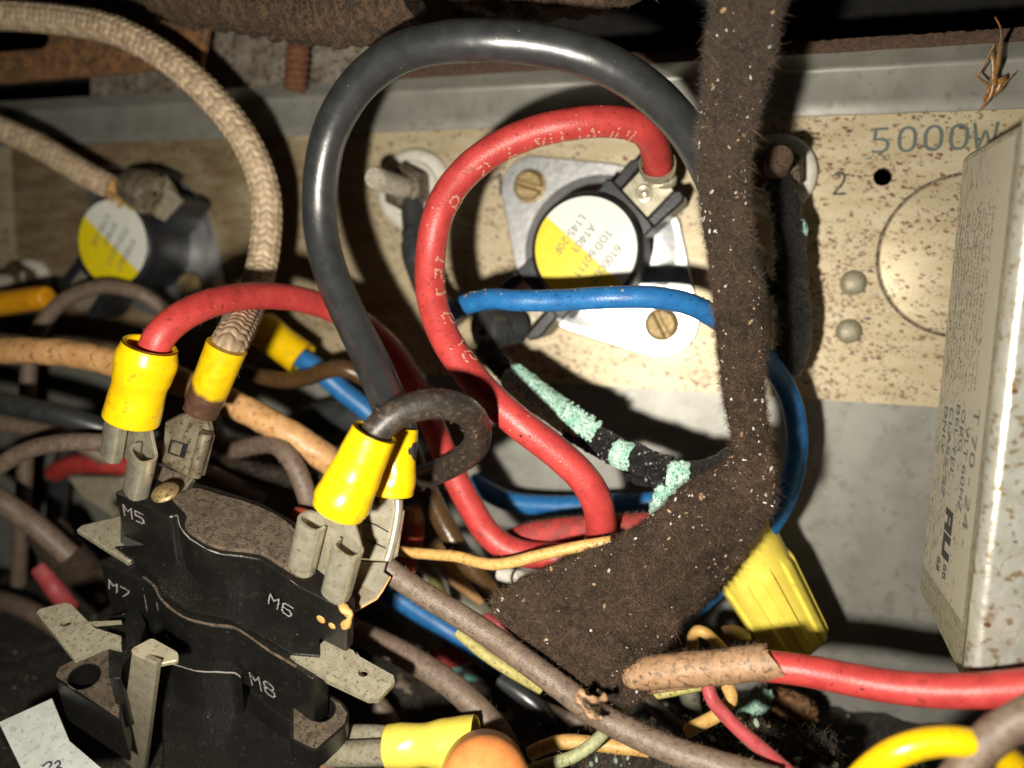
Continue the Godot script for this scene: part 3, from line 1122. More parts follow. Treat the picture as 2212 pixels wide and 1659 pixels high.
	# rivets on the panel
	for p in [[1844, 611, "upper of two domed rivet heads left of the round knockout"], [1834, 716, "lower of two domed rivet heads left of the round knockout"]]:
		var c := at(p[0], p[1], 0.6)
		var r := Shape.new()
		lathe(r, Transform3D(Basis.IDENTITY, Vector3(c.x, c.y, 0.0)), [[1.85, 0.0], [1.82, 0.35], [1.6, 0.85], [1.15, 1.2], [0.55, 1.38], [0.0, 1.42]], 28)
		tag(commit("rivet", r, M.tin_dull), p[2], "rivet", "rivets on the cream panel")
	# rust-brown plate with a slot, upper left
	var fr := level(13.5)
	var slot := []
	for i in 9:
		var a := -PI / 2 + PI * i / 8.0
		slot.append(Vector2(cos(a), sin(a)))
	var s0 := on_frame(fr, 84, 77)
	var pl := PackedVector2Array()
	pl.append(on_frame(fr, -200, 196))
	pl.append(on_frame(fr, 432, 141))
	pl.append(on_frame(fr, 446, 60))
	pl.append(on_frame(fr, -200, -60))
	pl.append(Vector2(-175, s0.y + 2.1))
	for i in 9:
		pl.append(s0 + Vector2(slot[8 - i].x, slot[8 - i].y) * 2.1)
	pl.append(Vector2(-175, s0.y - 2.1))
	tag(commit("slotted_plate", prism_of(fr, pl, -1.2, 0.0, 0.25), M.rust_plate), "rust-brown metal plate with a dark slot behind the upper braided cable", "plate")
	# matted insulation hanging into the top of the picture
	var ins := []
	ins.append([[[330, -60, 25], [400, -25, 25], [500, -12, 25], [600, 4, 25], [700, 18, 25], [800, 8, 25], [880, -30, 25]], 4.8, "brown matted insulation along the top edge beside the braided cable"])
	ins.append([[[960, -70, 20], [1080, -20, 20], [1180, -14, 20], [1270, -30, 19], [1420, -75, 19], [1560, -70, 18], [1660, -70, 18]], 3.3, "dark brown insulation scrap at the top edge above the black loop"])
	for e in ins:
		var is_sh := tube_of(path(e[0], 0.5), func(s, a): return e[1] * (1.0 + 0.18 * jit.get_noise_2d(s * 3.0, a * 6.0)), 28, null, true, 0.9)
		var io := commit("insulation_wad", is_sh, M.insul)
		tag(io, e[2], "insulation")
		hairs(io, "fibres", is_sh, 2200, 0.7, 0.045, [Color(0.12, 0.07, 0.04), Color(0.2, 0.13, 0.075), Color(0.05, 0.03, 0.02)], 1.4)
	# rusty screw end poking down from the ledge
	var top := at(648, 66, 10.0)
	var bot := at(636, 198, 9.0)
	var sc := Shape.new()
	var ax := (bot - top)
	var tot := ax.length()
	thread(sc, frame_from(top, Vector3(1, 0, 0), ax), 2.05, tot, 1.12, 0.36)
	tag(commit("screw_end", sc, M.rust), "rusty threaded screw end pointing down from the grey ledge", "screw")


# threaded rod along the frame's z
func thread(sh: Shape, fr: Transform3D, r: float, length: float, pitch: float, depth: float) -> void:
	var rows := int(length / pitch * 10.0)
	var seg := 28
	var pos := PackedVector3Array()
	for i in rows + 1:
		var z := length * i / rows
		for j in seg:
			var a := TAU * j / seg
			var ph := fposmod(z / pitch - a / TAU, 1.0)
			var rr := r - depth * absf(ph * 2.0 - 1.0) * minf(1.0, (length - z) * 2.0 + 0.4)
			if z > length - 0.5:
				rr -= (z - length + 0.5) * 0.5
			pos.append(fr * Vector3(cos(a) * rr, sin(a) * rr, z))
	sh.grid(pos, rows + 1, seg, true)
	var k := sh.vert(fr * Vector3(0, 0, length), fr.basis.z)
	var b := sh.v.size()
	for j in seg:
		sh.vert(pos[rows * seg + j], fr.basis.z)
	for j in seg:
		sh.tri(k, b + j, b + (j + 1) % seg)


# ------------------------------------------------------------------ thermostats, screws, studs

func build_thermostats() -> void:
	var cap := at(1263.6, 537.9, 11.6)
	var base := Vector3(cap.x, cap.y, 0)
	var crop := func(x: float, y: float) -> Array: return [1094.5 + 0.24305 * x, 345.6 + 0.24305 * y]
	var t := thing("thermostat", "round black thermostat with half yellow half white printed disc, under the red wire's end", "thermostat", base, "disc thermostats on the heater panel")
	# silver mounting plate
	var pts := PackedVector2Array()
	for c in [[1148, 407, 5.2], [1425, 690, 6.1], [1287, 541, 13.7]]:
		var w := at(c[0], c[1], 0.6)
		pts.append_array(ring_poly(Vector2(w.x, w.y), c[2], 40))
	var hull := Geometry2D.convex_hull(pts)
	hull.remove_at(hull.size() - 1)
	var sh := prism_of(Transform3D.IDENTITY, hull, 0.05, 0.75, 0.25)
	commit("mounting_plate", sh, M.alu, t)
	var co := Shape.new()
	lathe(co, Transform3D(Basis.IDENTITY, base), [[12.4, 0.72], [11.0, 1.0], [9.6, 1.25], [8.4, 1.3]], 48)
	commit("collar", co, M.alu, t)
	var bo := Shape.new()
	lathe(bo, Transform3D(Basis.IDENTITY, base), [[8.5, 1.2], [8.5, 9.6], [8.4, 10.4], [8.2, 10.8], [8.0, 11.05], [7.9, 11.2], [7.7, 11.3], [0.0, 11.3]], 56)
	commit("body", bo, M.bakelite, t)
	# printed disc, split along a chord
	var fr := level(11.3)
	var a0 := on_frame(fr, 1182, 469.6)
	var a1 := on_frame(fr, 1323, 596)
	var cut := (a1 - a0).normalized()
	var side := Vector2(-cut.y, cut.x)
	var c2 := Vector2(base.x, base.y)
	var off := (a0 - c2).dot(side)
	var disc := ring_poly(c2, 7.6, 72)
	var far := cut * 40.0
	var mid := c2 + side * off
	for e in 2:
		var sg := 1.0 if e == 0 else -1.0
		var halfp := PackedVector2Array([mid - far, mid + far, mid + far + side * 40.0 * sg, mid - far + side * 40.0 * sg])
		var got := Geometry2D.intersect_polygons(disc, halfp)
		var inner := got[0]
		var white := (at(1320, 500, 11.3) - Vector3(mid.x, mid.y, 11.3)).dot(Vector3(side.x, side.y, 0)) * sg > 0.0
		commit("white_label_half" if white else "yellow_label_half", prism_of(fr, inner, 0.0, 0.16, 0.06), M.white_print if white else M.yellow_print, t)
	var p0: Array = crop.call(690.0, 490.0)
	var p1: Array = crop.call(430.0, 840.0)
	var xd := at(p1[0], p1[1], 11.5) - at(p0[0], p0[1], 11.5)
	for l in [["6100007", 880.0, 925.0], ["TOD 60T11", 762.0, 832.0], ["A1403", 682.0, 698.0], ["L145-20F", 562.0, 662.0]]:
		var q: Array = crop.call(l[1], l[2])
		words(t, "printed_line", l[0], at(q[0], q[1], 11.5), xd, Vector3(0, 0, 1), 1.2, M.ink_mid, 1.0)
	# shoulders, terminal arms and metal tabs on two opposite sides
	for m in 2:
		var shape_of := func(ps: Array, h: float) -> PackedVector2Array:
			var r := PackedVector2Array()
			for p in ps:
				var x: float = p[0] if m == 0 else 1392.0 - p[0]
				var y: float = p[1] if m == 0 else 1582.0 - p[1]
				var q: Array = crop.call(x, y)
				r.append(on_frame(Transform3D.IDENTITY, q[0], q[1], h))
			return r
		var sb := prism_of(Transform3D.IDENTITY, shape_of.call([[780, 300], [893, 160], [945, 185], [1265, 535], [1305, 598], [1185, 715], [1050, 760], [900, 560]], 9.6), 1.2, 9.6, 0.25)
		commit("shoulder", sb, M.bakelite, t)
		commit("terminal_arm", prism_of(Transform3D.IDENTITY, shape_of.call([[928, 202], [1095, 2], [1190, -25], [1225, 25], [990, 290]], 9.0), 2.0, 9.0, 0.3), M.bakelite, t)
		commit("terminal_arm", prism_of(Transform3D.IDENTITY, shape_of.call([[1238, 535], [1480, 275], [1545, 262], [1580, 320], [1565, 375], [1312, 602]], 9.0), 2.0, 9.0, 0.3), M.bakelite, t)
		var tabm := commit("terminal_tab", prism_of(Transform3D.IDENTITY, shape_of.call([[1003, 290], [1195, 85], [1330, 60], [1400, 150], [1482, 272], [1240, 523]], 8.6), 7.8, 8.6, 0.1), M.tin, t)
		var rc: PackedVector2Array = shape_of.call([[1222, 297]], 8.7)
		var rs := Shape.new()
		lathe(rs, Transform3D(Basis.IDENTITY, Vector3(rc[0].x, rc[0].y, 8.6)), [[1.3, 0.0], [1.25, 0.3], [1.0, 0.42], [0.8, 0.35], [0.72, 0.12], [0.5, 0.3], [0.0, 0.38]], 28)
		commit("rivet", rs, M.tin, tabm)
	# the left thermostat is the same kind
	var t2 := t.duplicate() as Node3D
	t2.name = numbered("thermostat")
	add_child(t2)
	var c3 := at(240, 524, 11.6)
	t2.position = Vector3(c3.x, c3.y, 0) * S
	t2.set_meta("label", "blurred thermostat with yellow and white disc under the frayed braided cable's copper lug")
	# slotted brass screws on the plate
	for s in [[1142.5, 401, [80, 190], [320, 262], "slotted brass screw on the plate's shaded upper corner, beside the red loop"], [1428.7, 700.5, [1320, 1350], [1440, 1590], "slotted brass screw on the shining lower corner of the silver plate"]]:
		var w := at(s[0], s[1], 1.4)
		var qa: Array = crop.call(float(s[2][0]), float(s[2][1]))
		var qb: Array = crop.call(float(s[3][0]), float(s[3][1]))
		screw(Vector3(w.x, w.y, 0.75), at(qb[0], qb[1], 1.4) - at(qa[0], qa[1], 1.4), 2.35, s[4])


func screw(p: Vector3, slot: Vector3, r: float, label: String, m: Material = null) -> Node3D:
	var t := thing("screw", label, "screw", p, "slotted screws")
	var mm: Material = m if m else M.brass
	var w := Shape.new()
	lathe(w, Transform3D(Basis.IDENTITY, p), [[r * 1.16, 0.0], [r * 1.16, 0.25], [r * 1.12, 0.35], [r * 0.9, 0.42], [0.0, 0.42]], 26)
	commit("flange", w, mm, t)
	var fr := frame_from(p, slot, Vector3(0, 0, 1))
	for sg in [-1.0, 1.0]:
		var pg := PackedVector2Array()
		var a0 := asin(0.32 / (r * 0.98))
		for i in 17:
			var a := a0 + (PI - 2.0 * a0) * i / 16.0
			pg.append(Vector2(cos(a), sin(a) * sg) * r * 0.98)
		commit("head_half", prism_of(fr, pg, 0.3, 1.35, 0.28), mm, t)
	return t


func build_studs() -> void:
	for d in [[893, 411, 0.0, "threaded terminal stud and nut on white ceramic disc between the black and red loops"], [1674, 377, 0.0, "terminal stud on white ceramic disc half hidden behind the brown felt strip"], [62, 612, 0.0, "blurred terminal stud on ceramic disc at the photo's left edge"]]:
		var w := at(d[0], d[1], 1.2)
		var b := Vector3(w.x, w.y, 0)
		var left_most: bool = d[0] < 100
		var t := thing("terminal_stud", d[3], "terminal stud", b, "heater terminal studs")
		var ce := Shape.new()
		var rr := 5.0 if left_most else (5.9 if d[0] > 1600 else 6.9)
		lathe(ce, Transform3D(Basis.IDENTITY, b), [[rr, 0.0], [rr, 1.0], [rr - 0.35, 1.5], [rr - 1.1, 1.72], [rr - 2.0, 1.75], [rr - 2.3, 2.4], [2.0, 2.5]], 48)
		commit("ceramic_disc", ce, M.ceramic, t)
		var nf := frame_from(b, Vector3(0.8, 0.55, 0), Vector3(0, 0, 1))
		var hx := PackedVector2Array()
		for i in 6:
			hx.append(Vector2.from_angle(TAU * i / 6.0) * 4.1)
		commit("nut", prism_of(nf, hx, 2.3, 5.4, 0.45), M.nut, t)
		var ws := Shape.new()
		lathe(ws, nf, [[3.1, 5.3], [3.1, 5.75], [2.8, 5.95], [1.6, 5.95]], 32)
		commit("washer", ws, M.nut, t)
		var th := Shape.new()
		thread(th, nf, 1.78, 15.5, 0.62, 0.16)
		commit("threaded_rod", th, M.steel if d[0] < 1600 else M.rust_and_shade, t)  # right rod is coloured dark to imitate the felt strip's shadow


# ------------------------------------------------------------------ transformer

func build_transformer() -> void:
	var x0 := 25.1
	var t := thing("transformer", "tall metal transformer at right edge with rust-stained label and shiny front edge", "transformer", Vector3(x0, -10, 14))
	# frames: label side looks towards -x; its local x runs towards the viewer, local y up
	var bd := Shape.new()
	var poly := PackedVector2Array([Vector2(13.6, -38.2), Vector2(34.6, -40.2), Vector2(34.6, 17.7), Vector2(13.6, 18.0)])
	var side := Transform3D(Basis(Vector3(0, 0, 1), Vector3(0, 1, 0), Vector3(-1, 0, 0)), Vector3(x0, 0, 0))
	prism(bd, side, rounded(poly, 1.2), -30.0, 0.0, 0.5)
	commit("case", bd, M.tin_dull, t)
	var lb := Shape.new()
	var lz := [14.4, 33.0]
	for q in 1:
		var a := Vector3(x0 - 0.05, 16.9, lz[0])
		var b := Vector3(x0 - 0.05, 16.7, lz[1])
		var c := Vector3(x0 - 0.05, -34.2, lz[1])
		var d := Vector3(x0 - 0.05, -34.2, lz[0])
		lb.flat([a, b, c, d], Color.WHITE, Vector3(-1, 0, 0))
		var uvs := [Vector2(0, 0), Vector2(1, 0), Vector2(1, 1), Vector2(0, 1)]
		for i in 4:
			lb.uv[i] = uvs[i]
	var lab := commit("paper_label", lb, M.label, t)
	# print runs down the label; the top of each letter points at the viewer
	var dn := Vector3(0, -1, 0)
	var out := Vector3(-1, 0, 0)
	for l in [["T 70 - 24 -", 30.2, -19.0, 1.9, 1.5], ["VLT 60HZ", 27.6, -18.5, 1.5, 1.25], ["ORG", 25.4, -14.5, 1.5, 1.35], ["BEL-YEL", 23.2, -16.0, 1.5, 1.35], ["CLASS-S2", 20.6, -18.0, 1.5, 1.45], ["ONLY", 18.2, -15.5, 1.4, 1.35]]:
		words(lab, "printed_line", l[0], Vector3(x0 - 0.1, l[2], l[1]), dn, out, l[3] * 0.9, M.ink_mid, l[4])
	for l in [["66", 24.4, -31.6, 1.3, 1.0], ["68", 21.6, -31.6, 1.3, 1.0]]:
		words(lab, "printed_line", l[0], Vector3(x0 - 0.1, l[2], l[1]), dn, out, l[3], M.ink_dark, l[4])
	# recognised-component mark: mirrored R and U in heavy bars
	var mf := Transform3D(Basis(dn, Vector3(0, 0, 1), out), Vector3(x0 - 0.1, -24.2, 22.6))
	var bars := Shape.new()
	for r in [[0.0, 0.0, 0.8, 3.0], [0.8, 2.2, 1.0, 0.8], [1.8, 0.0, 0.9, 3.0], [0.9, 1.0, 0.9, 0.6], [3.0, 0.0, 0.9, 3.0], [3.9, 0.0, 1.1, 0.8], [5.0, 0.0, 0.9, 3.0]]:
		box(bars, mf, Vector3(r[0], r[1], 0.0), Vector3(r[0] + r[2], r[1] + r[3], 0.03), 0.005)
	commit("component_mark", bars, M.ink_dark, lab)
	# front plate with a polished rounded edge, a dark gap behind it
	var fp := Shape.new()
	var pos := PackedVector3Array()
	var prof := []
	for i in 9:
		var a := PI * 0.5 * i / 8.0
		prof.append(Vector2(x0 + 1.1 - 1.3 * sin(a) - 0.1, 36.9 - 1.5 * cos(a) * 0.0 - 1.5 + 1.5 * cos(a)))
	var cs := [Vector2(x0 + 40, 36.9), Vector2(x0 + 9.0, 36.9)]
	cs.append_array(prof)
	cs.append(Vector2(x0 - 0.3, 34.9))
	cs.append(Vector2(x0 + 1.5, 34.8))
	for i in 41:
		var y := lerpf(-40.3, 17.8, i / 40.0)
		for p in cs:
			pos.append(Vector3(p.x + 0.06 * jit.get_noise_1d(y * 2.0), y, p.y + 0.05 * jit.get_noise_2d(y * 1.5, p.x * 1.5)))
	fp.grid(pos, 41, cs.size(), false, PackedColorArray(), PackedVector2Array(), true)
	commit("front_plate", fp, M.zinc, t)


# ------------------------------------------------------------------ relay

var relay: Transform3D

func build_relay() -> void:
	var o := at(520, 1150, 45)
	var up := cam_dir(0.15, 0.82, 0.55)
	var ex := cam_dir(0.815, -0.418, 0.40)
	relay = frame_from(o, ex, up)
	var rf := relay
	var front := rf.basis.y if rf.basis.y.dot(back_axis) > 0.0 else -rf.basis.y
	var t := thing("relay", "dusty black two-tier relay with M5 to M8 stamped on its sides", "relay", o)
	var up_pts := [[247, 1064], [367, 1116], [384, 1110], [390, 1138], [412, 1163], [445, 1184], [482, 1196], [525, 1200], [562, 1207], [602, 1234], [650, 1268], [752, 1318], [768, 1300], [742, 1240], [640, 1130], [562, 1086], [480, 1060], [400, 1036], [335, 1036], [285, 1044]]
	var tr := trace(rf, up_pts, 0.0)
	var tier := Shape.new()
	prism(tier, rf, rounded(tr, 0.35), -7.6, 0.0, 0.3)
	commit("upper_tier", tier, M.relay_side, t)
	# dusty raised top inside the rim
	var plate := trace(rf, [[385, 1090], [402, 1110], [400, 1138], [425, 1160], [470, 1182], [525, 1189], [566, 1196], [612, 1224], [655, 1246], [690, 1215], [632, 1134], [560, 1092], [480, 1068], [420, 1052], [372, 1070]], 0.35)
	commit("dusty_top", prism_of(rf, curved(plate, 3), -0.2, 0.4, 0.2), M.relay_top, t)
	# lower tier, a hair wider, split from the upper one by a dusty seam
	var lo_pts := [[214, 1212], [306, 1250], [334, 1268], [346, 1292], [372, 1318], [405, 1338], [450, 1350], [502, 1356], [540, 1378], [590, 1412], [640, 1440], [676, 1466], [712, 1430], [690, 1330], [560, 1230], [400, 1190], [300, 1180]]
	var lt := trace(rf, lo_pts, -8.6)
	var tier2 := Shape.new()
	prism(tier2, rf, rounded(lt, 0.35), -19.0, -8.6, 0.25)
	commit("lower_tier", tier2, M.relay_side, t)
	var seam := PackedVector3Array()
	for p in [[310, 1246], [334, 1266], [346, 1290], [372, 1316], [405, 1336], [450, 1348], [502, 1354], [540, 1376], [590, 1410], [640, 1440]]:
		var q := on_frame(rf, p[0], p[1], -8.55)
		seam.append(rf * Vector3(q.x, q.y, -8.55))
	commit("dust_seam", tube_of(spline(seam, 0.3), 0.16, 8, null, true, 0.12), M.relay_top, t)
	# dust along the upper rim and the moulded corners
	var rim := PackedVector3Array()
	for p in [[384, 1110], [390, 1138], [412, 1163], [445, 1184], [482, 1196], [525, 1200], [562, 1207], [602, 1234], [650, 1268]]:
		var q := on_frame(rf, p[0], p[1], -0.15)
		rim.append(rf * Vector3(q.x, q.y, -0.15))
	commit("dust_seam", tube_of(spline(rim, 0.25), 0.07, 8, null, true, 0.16), M.mark, t)
	for p in [[367, 1116, -0.2, -7.6], [334, 1268, -8.7, -14.0], [306, 1250, -8.7, -15.0]]:
		var q := on_frame(rf, p[0], p[1], p[2])
		var edge := PackedVector3Array([rf * Vector3(q.x, q.y, p[2]), rf * Vector3(q.x, q.y, (p[2] + p[3]) * 0.5), rf * Vector3(q.x, q.y, p[3])])
		commit("dust_seam", tube_of(spline(edge, 0.2), 0.06, 8, null, true, 0.14), M.mark, t)
	var low_rim := PackedVector3Array()
	for p in [[367, 1432], [400, 1443], [433, 1450], [500, 1453], [512, 1457], [519, 1463]]:
		var q := on_frame(rf, p[0], p[1], -16.2)
		low_rim.append(rf * Vector3(q.x, q.y, -16.2))
	commit("dust_seam", tube_of(spline(low_rim, 0.25), 0.07, 8, null, true, 0.16), M.mark, t)
	var mid := trace(rf, [[250, 1190], [338, 1255], [352, 1290], [410, 1328], [500, 1346], [545, 1368], [630, 1420], [690, 1425], [690, 1330], [560, 1230], [400, 1180]], -8.3)
	commit("seam_core", prism_of(rf, mid, -8.7, -7.5, 0.05), M.relay_side, t)
	# base: two ears with holes and a tall centre block
	var zb := -17.5
	var ear1 := trace(rf, [[113, 1464], [122, 1440], [165, 1418], [240, 1396], [268, 1402], [262, 1562]], -21.0)
	var ear2 := trace(rf, [[628, 1490], [690, 1488], [740, 1516], [756, 1540], [750, 1566], [684, 1624], [672, 1622], [628, 1600]], zb)
	for e in [[ear1, [182, 1462], 1.75], [ear2, [695, 1533], 1.55]]:
		var zb2: float = -21.0 if e[1][0] < 300 else zb
		var hc := on_frame(rf, e[1][0], e[1][1], zb2)
		var es := Shape.new()
		ear_with_hole(es, rf, rounded(e[0], 0.7), hc, e[2], zb2 - 9.0 if e[1][0] < 300 else zb2 - 4.0, zb2)
		commit("mounting_ear", es, M.relay_side, t)
		var lid := Shape.new()
		ear_with_hole(lid, rf, inset_ccw(e[0], 0.35), hc, e[2] + 0.2, zb2, zb2 + 0.06, false)
		commit("ear_dust", lid, M.relay_top, t)
	var cb := trace(rf, [[338, 1432], [367, 1432], [400, 1443], [433, 1450], [500, 1453], [512, 1457], [520, 1464], [530, 1425], [520, 1370], [420, 1330], [330, 1330]], -16.2)
	commit("base_block", prism_of(rf, rounded(cb, 0.3), -38.0, -16.2, 0.22), M.relay_side, t)
	# the flange under the block that carries both ears
	var fl := trace(rf, [[350, 1480], [430, 1450], [640, 1530], [684, 1624], [640, 1700], [350, 1660]], -24.5)
	commit("base_flange", prism_of(rf, rounded(fl, 0.4), -32.0, -24.5, 0.25), M.relay_side, t)
	var step := trace(rf, [[540, 1494], [592, 1537], [634, 1560], [690, 1500], [640, 1440], [545, 1400]], -19.6)
	commit("base_step", prism_of(rf, rounded(step, 0.3), -38.0, -19.6, 0.22), M.relay_side, t)
	var cb2 := trace(rf, [[437, 1628], [528, 1639], [617, 1649], [640, 1720], [420, 1720]], -25.0)
	commit("base_foot", prism_of(rf, cb2, -36.0, -25.0, 0.2), M.relay_side, t)
	var pillar := trace(rf, [[236, 1342], [300, 1320], [316, 1352], [300, 1400], [266, 1440], [262, 1470], [236, 1470]], -16.0)
	commit("side_pillar", prism_of(rf, rounded(pillar, 0.4), -26.0, -15.4, 0.3), M.relay_side, t)
	# small chips of bright debris and drips on the front
	for c in [[402, 1266, 0.42, -3.6], [693, 1338, 0.62, -1.6], [717, 1352, 0.5, -1.6], [752, 1327, 0.7, -0.6]]:
		var q := facing(c[0], c[1])
		var s := Shape.new()
		dome(s, frame_from(q[0], rf.basis.z, q[1]), c[2], 0.12, 10)
		commit("beige_drip", s, M.cream_wire if c[0] > 500 else M.ceramic, t)
	var pa := Shape.new()
	var q2 := facing_low(366, 1384)
	dome(pa, frame_from(q2[0], rf.basis.z, q2[1]), 0.95, 0.1, 9)
	commit("grey_patch", pa, M.card, t)
	# stamped numbers on the front faces
	var hub := rf
	for l in [["M5", [268, 1102], [308, 1121], -0.1, true], ["M6", [582, 1293], [628, 1322], -0.1, true], ["M7", [236, 1262], [276, 1284], -8.6, false], ["M8", [542, 1466], [590, 1494], -8.6, false]]:
		var s := Shape.new()
		var a := wall_point(l[1][0], l[1][1], l[4])
		var b := wall_point(l[2][0], l[2][1], l[4])
		var nn: Vector3 = a[1]
		var xd: Vector3 = (b[0] - a[0])
		xd = (xd - nn * xd.dot(nn)).normalized()
		var yd := nn.cross(xd)
		if yd.dot(rf.basis.z) < 0.0:
			yd = -yd
		var unit: float = a[0].distance_to(b[0]) / 9.6
		beads(s, l[0], unit, 0.105, func(x, y): return [a[0] + xd * x + yd * (y - 3.0 * unit) + nn * 0.03, nn])
		commit("stamped_number", s, M.mark, t)
	# spade tabs that leave the relay
	var tabs := [
		["spade_tab", [[600, 1392], [650, 1400], [683, 1399], [706, 1379], [770, 1408], [768, 1413], [850, 1459], [853, 1473], [818, 1510], [796, 1510], [703, 1466], [700, 1460], [640, 1425]], -7.95, [785, 1452], M.tin_dull],
		["spade_tab", [[166, 1143], [176, 1134], [262, 1114], [262, 1170], [300, 1200], [276, 1214]], -7.9, [0, 0], M.tin_dull],
		["spade_tab", [[79, 1323], [87, 1315], [140, 1302], [153, 1305], [204, 1356], [262, 1340], [262, 1400], [233, 1393], [160, 1424]], -13.0, [143, 1345], M.tin_dull]]
	for tb in tabs:
		var poly := trace(rf, tb[1], tb[2])
		var ts := Shape.new()
		if tb[3][0]:
			ear_with_hole(ts, rf, poly, on_frame(rf, tb[3][0], tb[3][1], tb[2]), 0.62, tb[2] - 0.8, tb[2])
		else:
			prism(ts, rf, poly, tb[2] - 0.8, tb[2], 0.12)
		commit(tb[0], ts, tb[4], t)
	# folded steel strap over the relay's front left corner
	var strap := Shape.new()
	var sp := trace(rf, [[286, 1400], [328, 1378], [384, 1409], [386, 1424], [337, 1434], [283, 1408]], -8.0)
	prism(strap, rf, rounded(sp, 0.4), -8.7, -8.0, 0.25)
	var f0 := facing_plane(310, 1421, -8.0, front)
	var v0 := on_frame(f0, 283, 1408)
	var v1 := on_frame(f0, 337, 1434)
	var v2 := on_frame(f0, 306, 1690)
	var v3 := on_frame(f0, 249, 1690)
	prism(strap, f0, PackedVector2Array([v0, v1, v2, v3]), -0.7, 0.0, 0.18)
	tag(commit("steel_strap", strap, M.steel_plate), "folded beige steel strap running down the relay's front", "strap")
	# pale card under the left ear
	var card := trace(rf, [[-3, 1560], [112, 1508], [150, 1600], [232, 1670], [60, 1690]], -25.0)
	var cs := prism_of(rf, card, -25.4, -25.0, 0.05)
	var ct := commit("card_label", cs, M.card)
	tag(ct, "pale card with a blue pen mark under the relay's left ear", "label")
	var pen := Shape.new()
	var cfr := Transform3D(rf.basis, rf * Vector3(0, 0, -24.95))
	var marks := [[[92, 1656], [104, 1646], [112, 1650], [106, 1658]], [[118, 1650], [126, 1643], [130, 1652], [122, 1657], [133, 1660]]]
	for mk in marks:
		var pp := PackedVector3Array()
		for p in mk:
			var q := on_frame(cfr, p[0], p[1])
			pp.append(cfr * Vector3(q.x, q.y, 0))
		tube(pen, spline(pp, 0.2), 0.12, 6)
	commit("pen_mark", pen, M.blue_pen, ct)


func inset_ccw(poly_in: PackedVector2Array, by: float) -> PackedVector2Array:
	var p := poly_in.duplicate()
	if Geometry2D.is_polygon_clockwise(p):
		p.reverse()
	return inset(p, by)


# plate with one round hole: rays from the hole's centre to the outline
func ear_with_hole(sh: Shape, fr: Transform3D, poly_in: PackedVector2Array, c: Vector2, r: float, z0: float, z1: float, bottom := true) -> void:
	var poly := poly_in.duplicate()
	if Geometry2D.is_polygon_clockwise(poly):
		poly.reverse()
	var ring := []
	var k := 72
	for i in k:
		var d := Vector2.from_angle(TAU * i / k)
		var best := 1e9
		for j in poly.size():
			var x = Geometry2D.segment_intersects_segment(c, c + d * 400.0, poly[j], poly[(j + 1) % poly.size()])
			if x != null:
				best = minf(best, c.distance_to(x))
		if best > 1e8:
			best = r * 1.2
		ring.append([c + d * r, c + d * best])
	# add the polygon's own corners so that they stay sharp
	for p in poly:
		var d := (p - c).normalized()
		ring.append([c + d * r, p])
	ring.sort_custom(func(a, b): return (a[1] - c).angle() < (b[1] - c).angle())
	var n := ring.size()
	for i in n:
		var a: Array = ring[i]
		var b: Array = ring[(i + 1) % n]
		var up := fr.basis.z
		var w := func(q: Vector2, z: float) -> Vector3: return fr * Vector3(q.x, q.y, z)
		if a[1].distance_to(b[1]) < 1e-5:
			continue
		sh.flat([w.call(a[0], z1), w.call(a[1], z1), w.call(b[1], z1), w.call(b[0], z1)], Color.WHITE, up)
		if bottom:
			sh.flat([w.call(a[0], z0), w.call(a[1], z0), w.call(b[1], z0), w.call(b[0], z0)], Color.WHITE, -up)
		var od := fr.basis * Vector3(a[1].x - c.x, a[1].y - c.y, 0)
		sh.flat([w.call(a[1], z0), w.call(b[1], z0), w.call(b[1], z1), w.call(a[1], z1)], Color.WHITE, od)
		sh.flat([w.call(a[0], z0), w.call(b[0], z0), w.call(b[0], z1), w.call(a[0], z1)], Color.WHITE, -od)


# where the sight line through px, py meets the relay's front wall (upper or lower tier)
func wall_point(px: float, py: float, upper: bool) -> Array:
	var poly := trace(relay, [[247, 1064], [367, 1116]], 0.0)
	if px > 450 and upper:
		poly = trace(relay, [[650, 1268], [752, 1318]], 0.0)
	elif not upper and px < 450:
		poly = trace(relay, [[214, 1212], [306, 1250]], -8.6)
	elif not upper:
		poly = trace(relay, [[540, 1378], [590, 1412]], -8.6)
	var e := (poly[1] - poly[0]).normalized()
	var nn := relay.basis * Vector3(e.y, -e.x, 0)
	if nn.dot(back_axis) < 0.0:
		nn = -nn
	var o := relay * Vector3(poly[0].x, poly[0].y, 0)
	var d := ray(px, py)
	var c := Vector3(0, 0, CAM_H)
	var t := (o - c).dot(nn) / d.dot(nn)
	return [c + d * t, nn.normalized()]


func facing(px: float, py: float) -> Array:
	if px > 600:
		return wall_point(px, py, true)
	var a := on_frame(relay, 390, 1150, 0.0)
	var b := on_frame(relay, 450, 1187, 0.0)
	var e := (b - a).normalized()
	var nn := relay.basis * Vector3(e.y, -e.x, 0)
	if nn.dot(back_axis) < 0.0:
		nn = -nn
	var d := ray(px, py)
	var c := Vector3(0, 0, CAM_H)
	var o := relay * Vector3(a.x, a.y, 0)
	return [c + d * ((o - c).dot(nn) / d.dot(nn)), nn.normalized()]


func facing_low(px: float, py: float) -> Array:
	var a := on_frame(relay, 346, 1292, -8.6)
	var b := on_frame(relay, 405, 1338, -8.6)
	var e := (b - a).normalized()
	var nn := relay.basis * Vector3(e.y, -e.x, 0)
	if nn.dot(back_axis) < 0.0:
		nn = -nn
	var d := ray(px, py)
	var c := Vector3(0, 0, CAM_H)
	var o := relay * Vector3(a.x, a.y, 0)
	return [c + d * ((o - c).dot(nn) / d.dot(nn)), nn.normalized()]


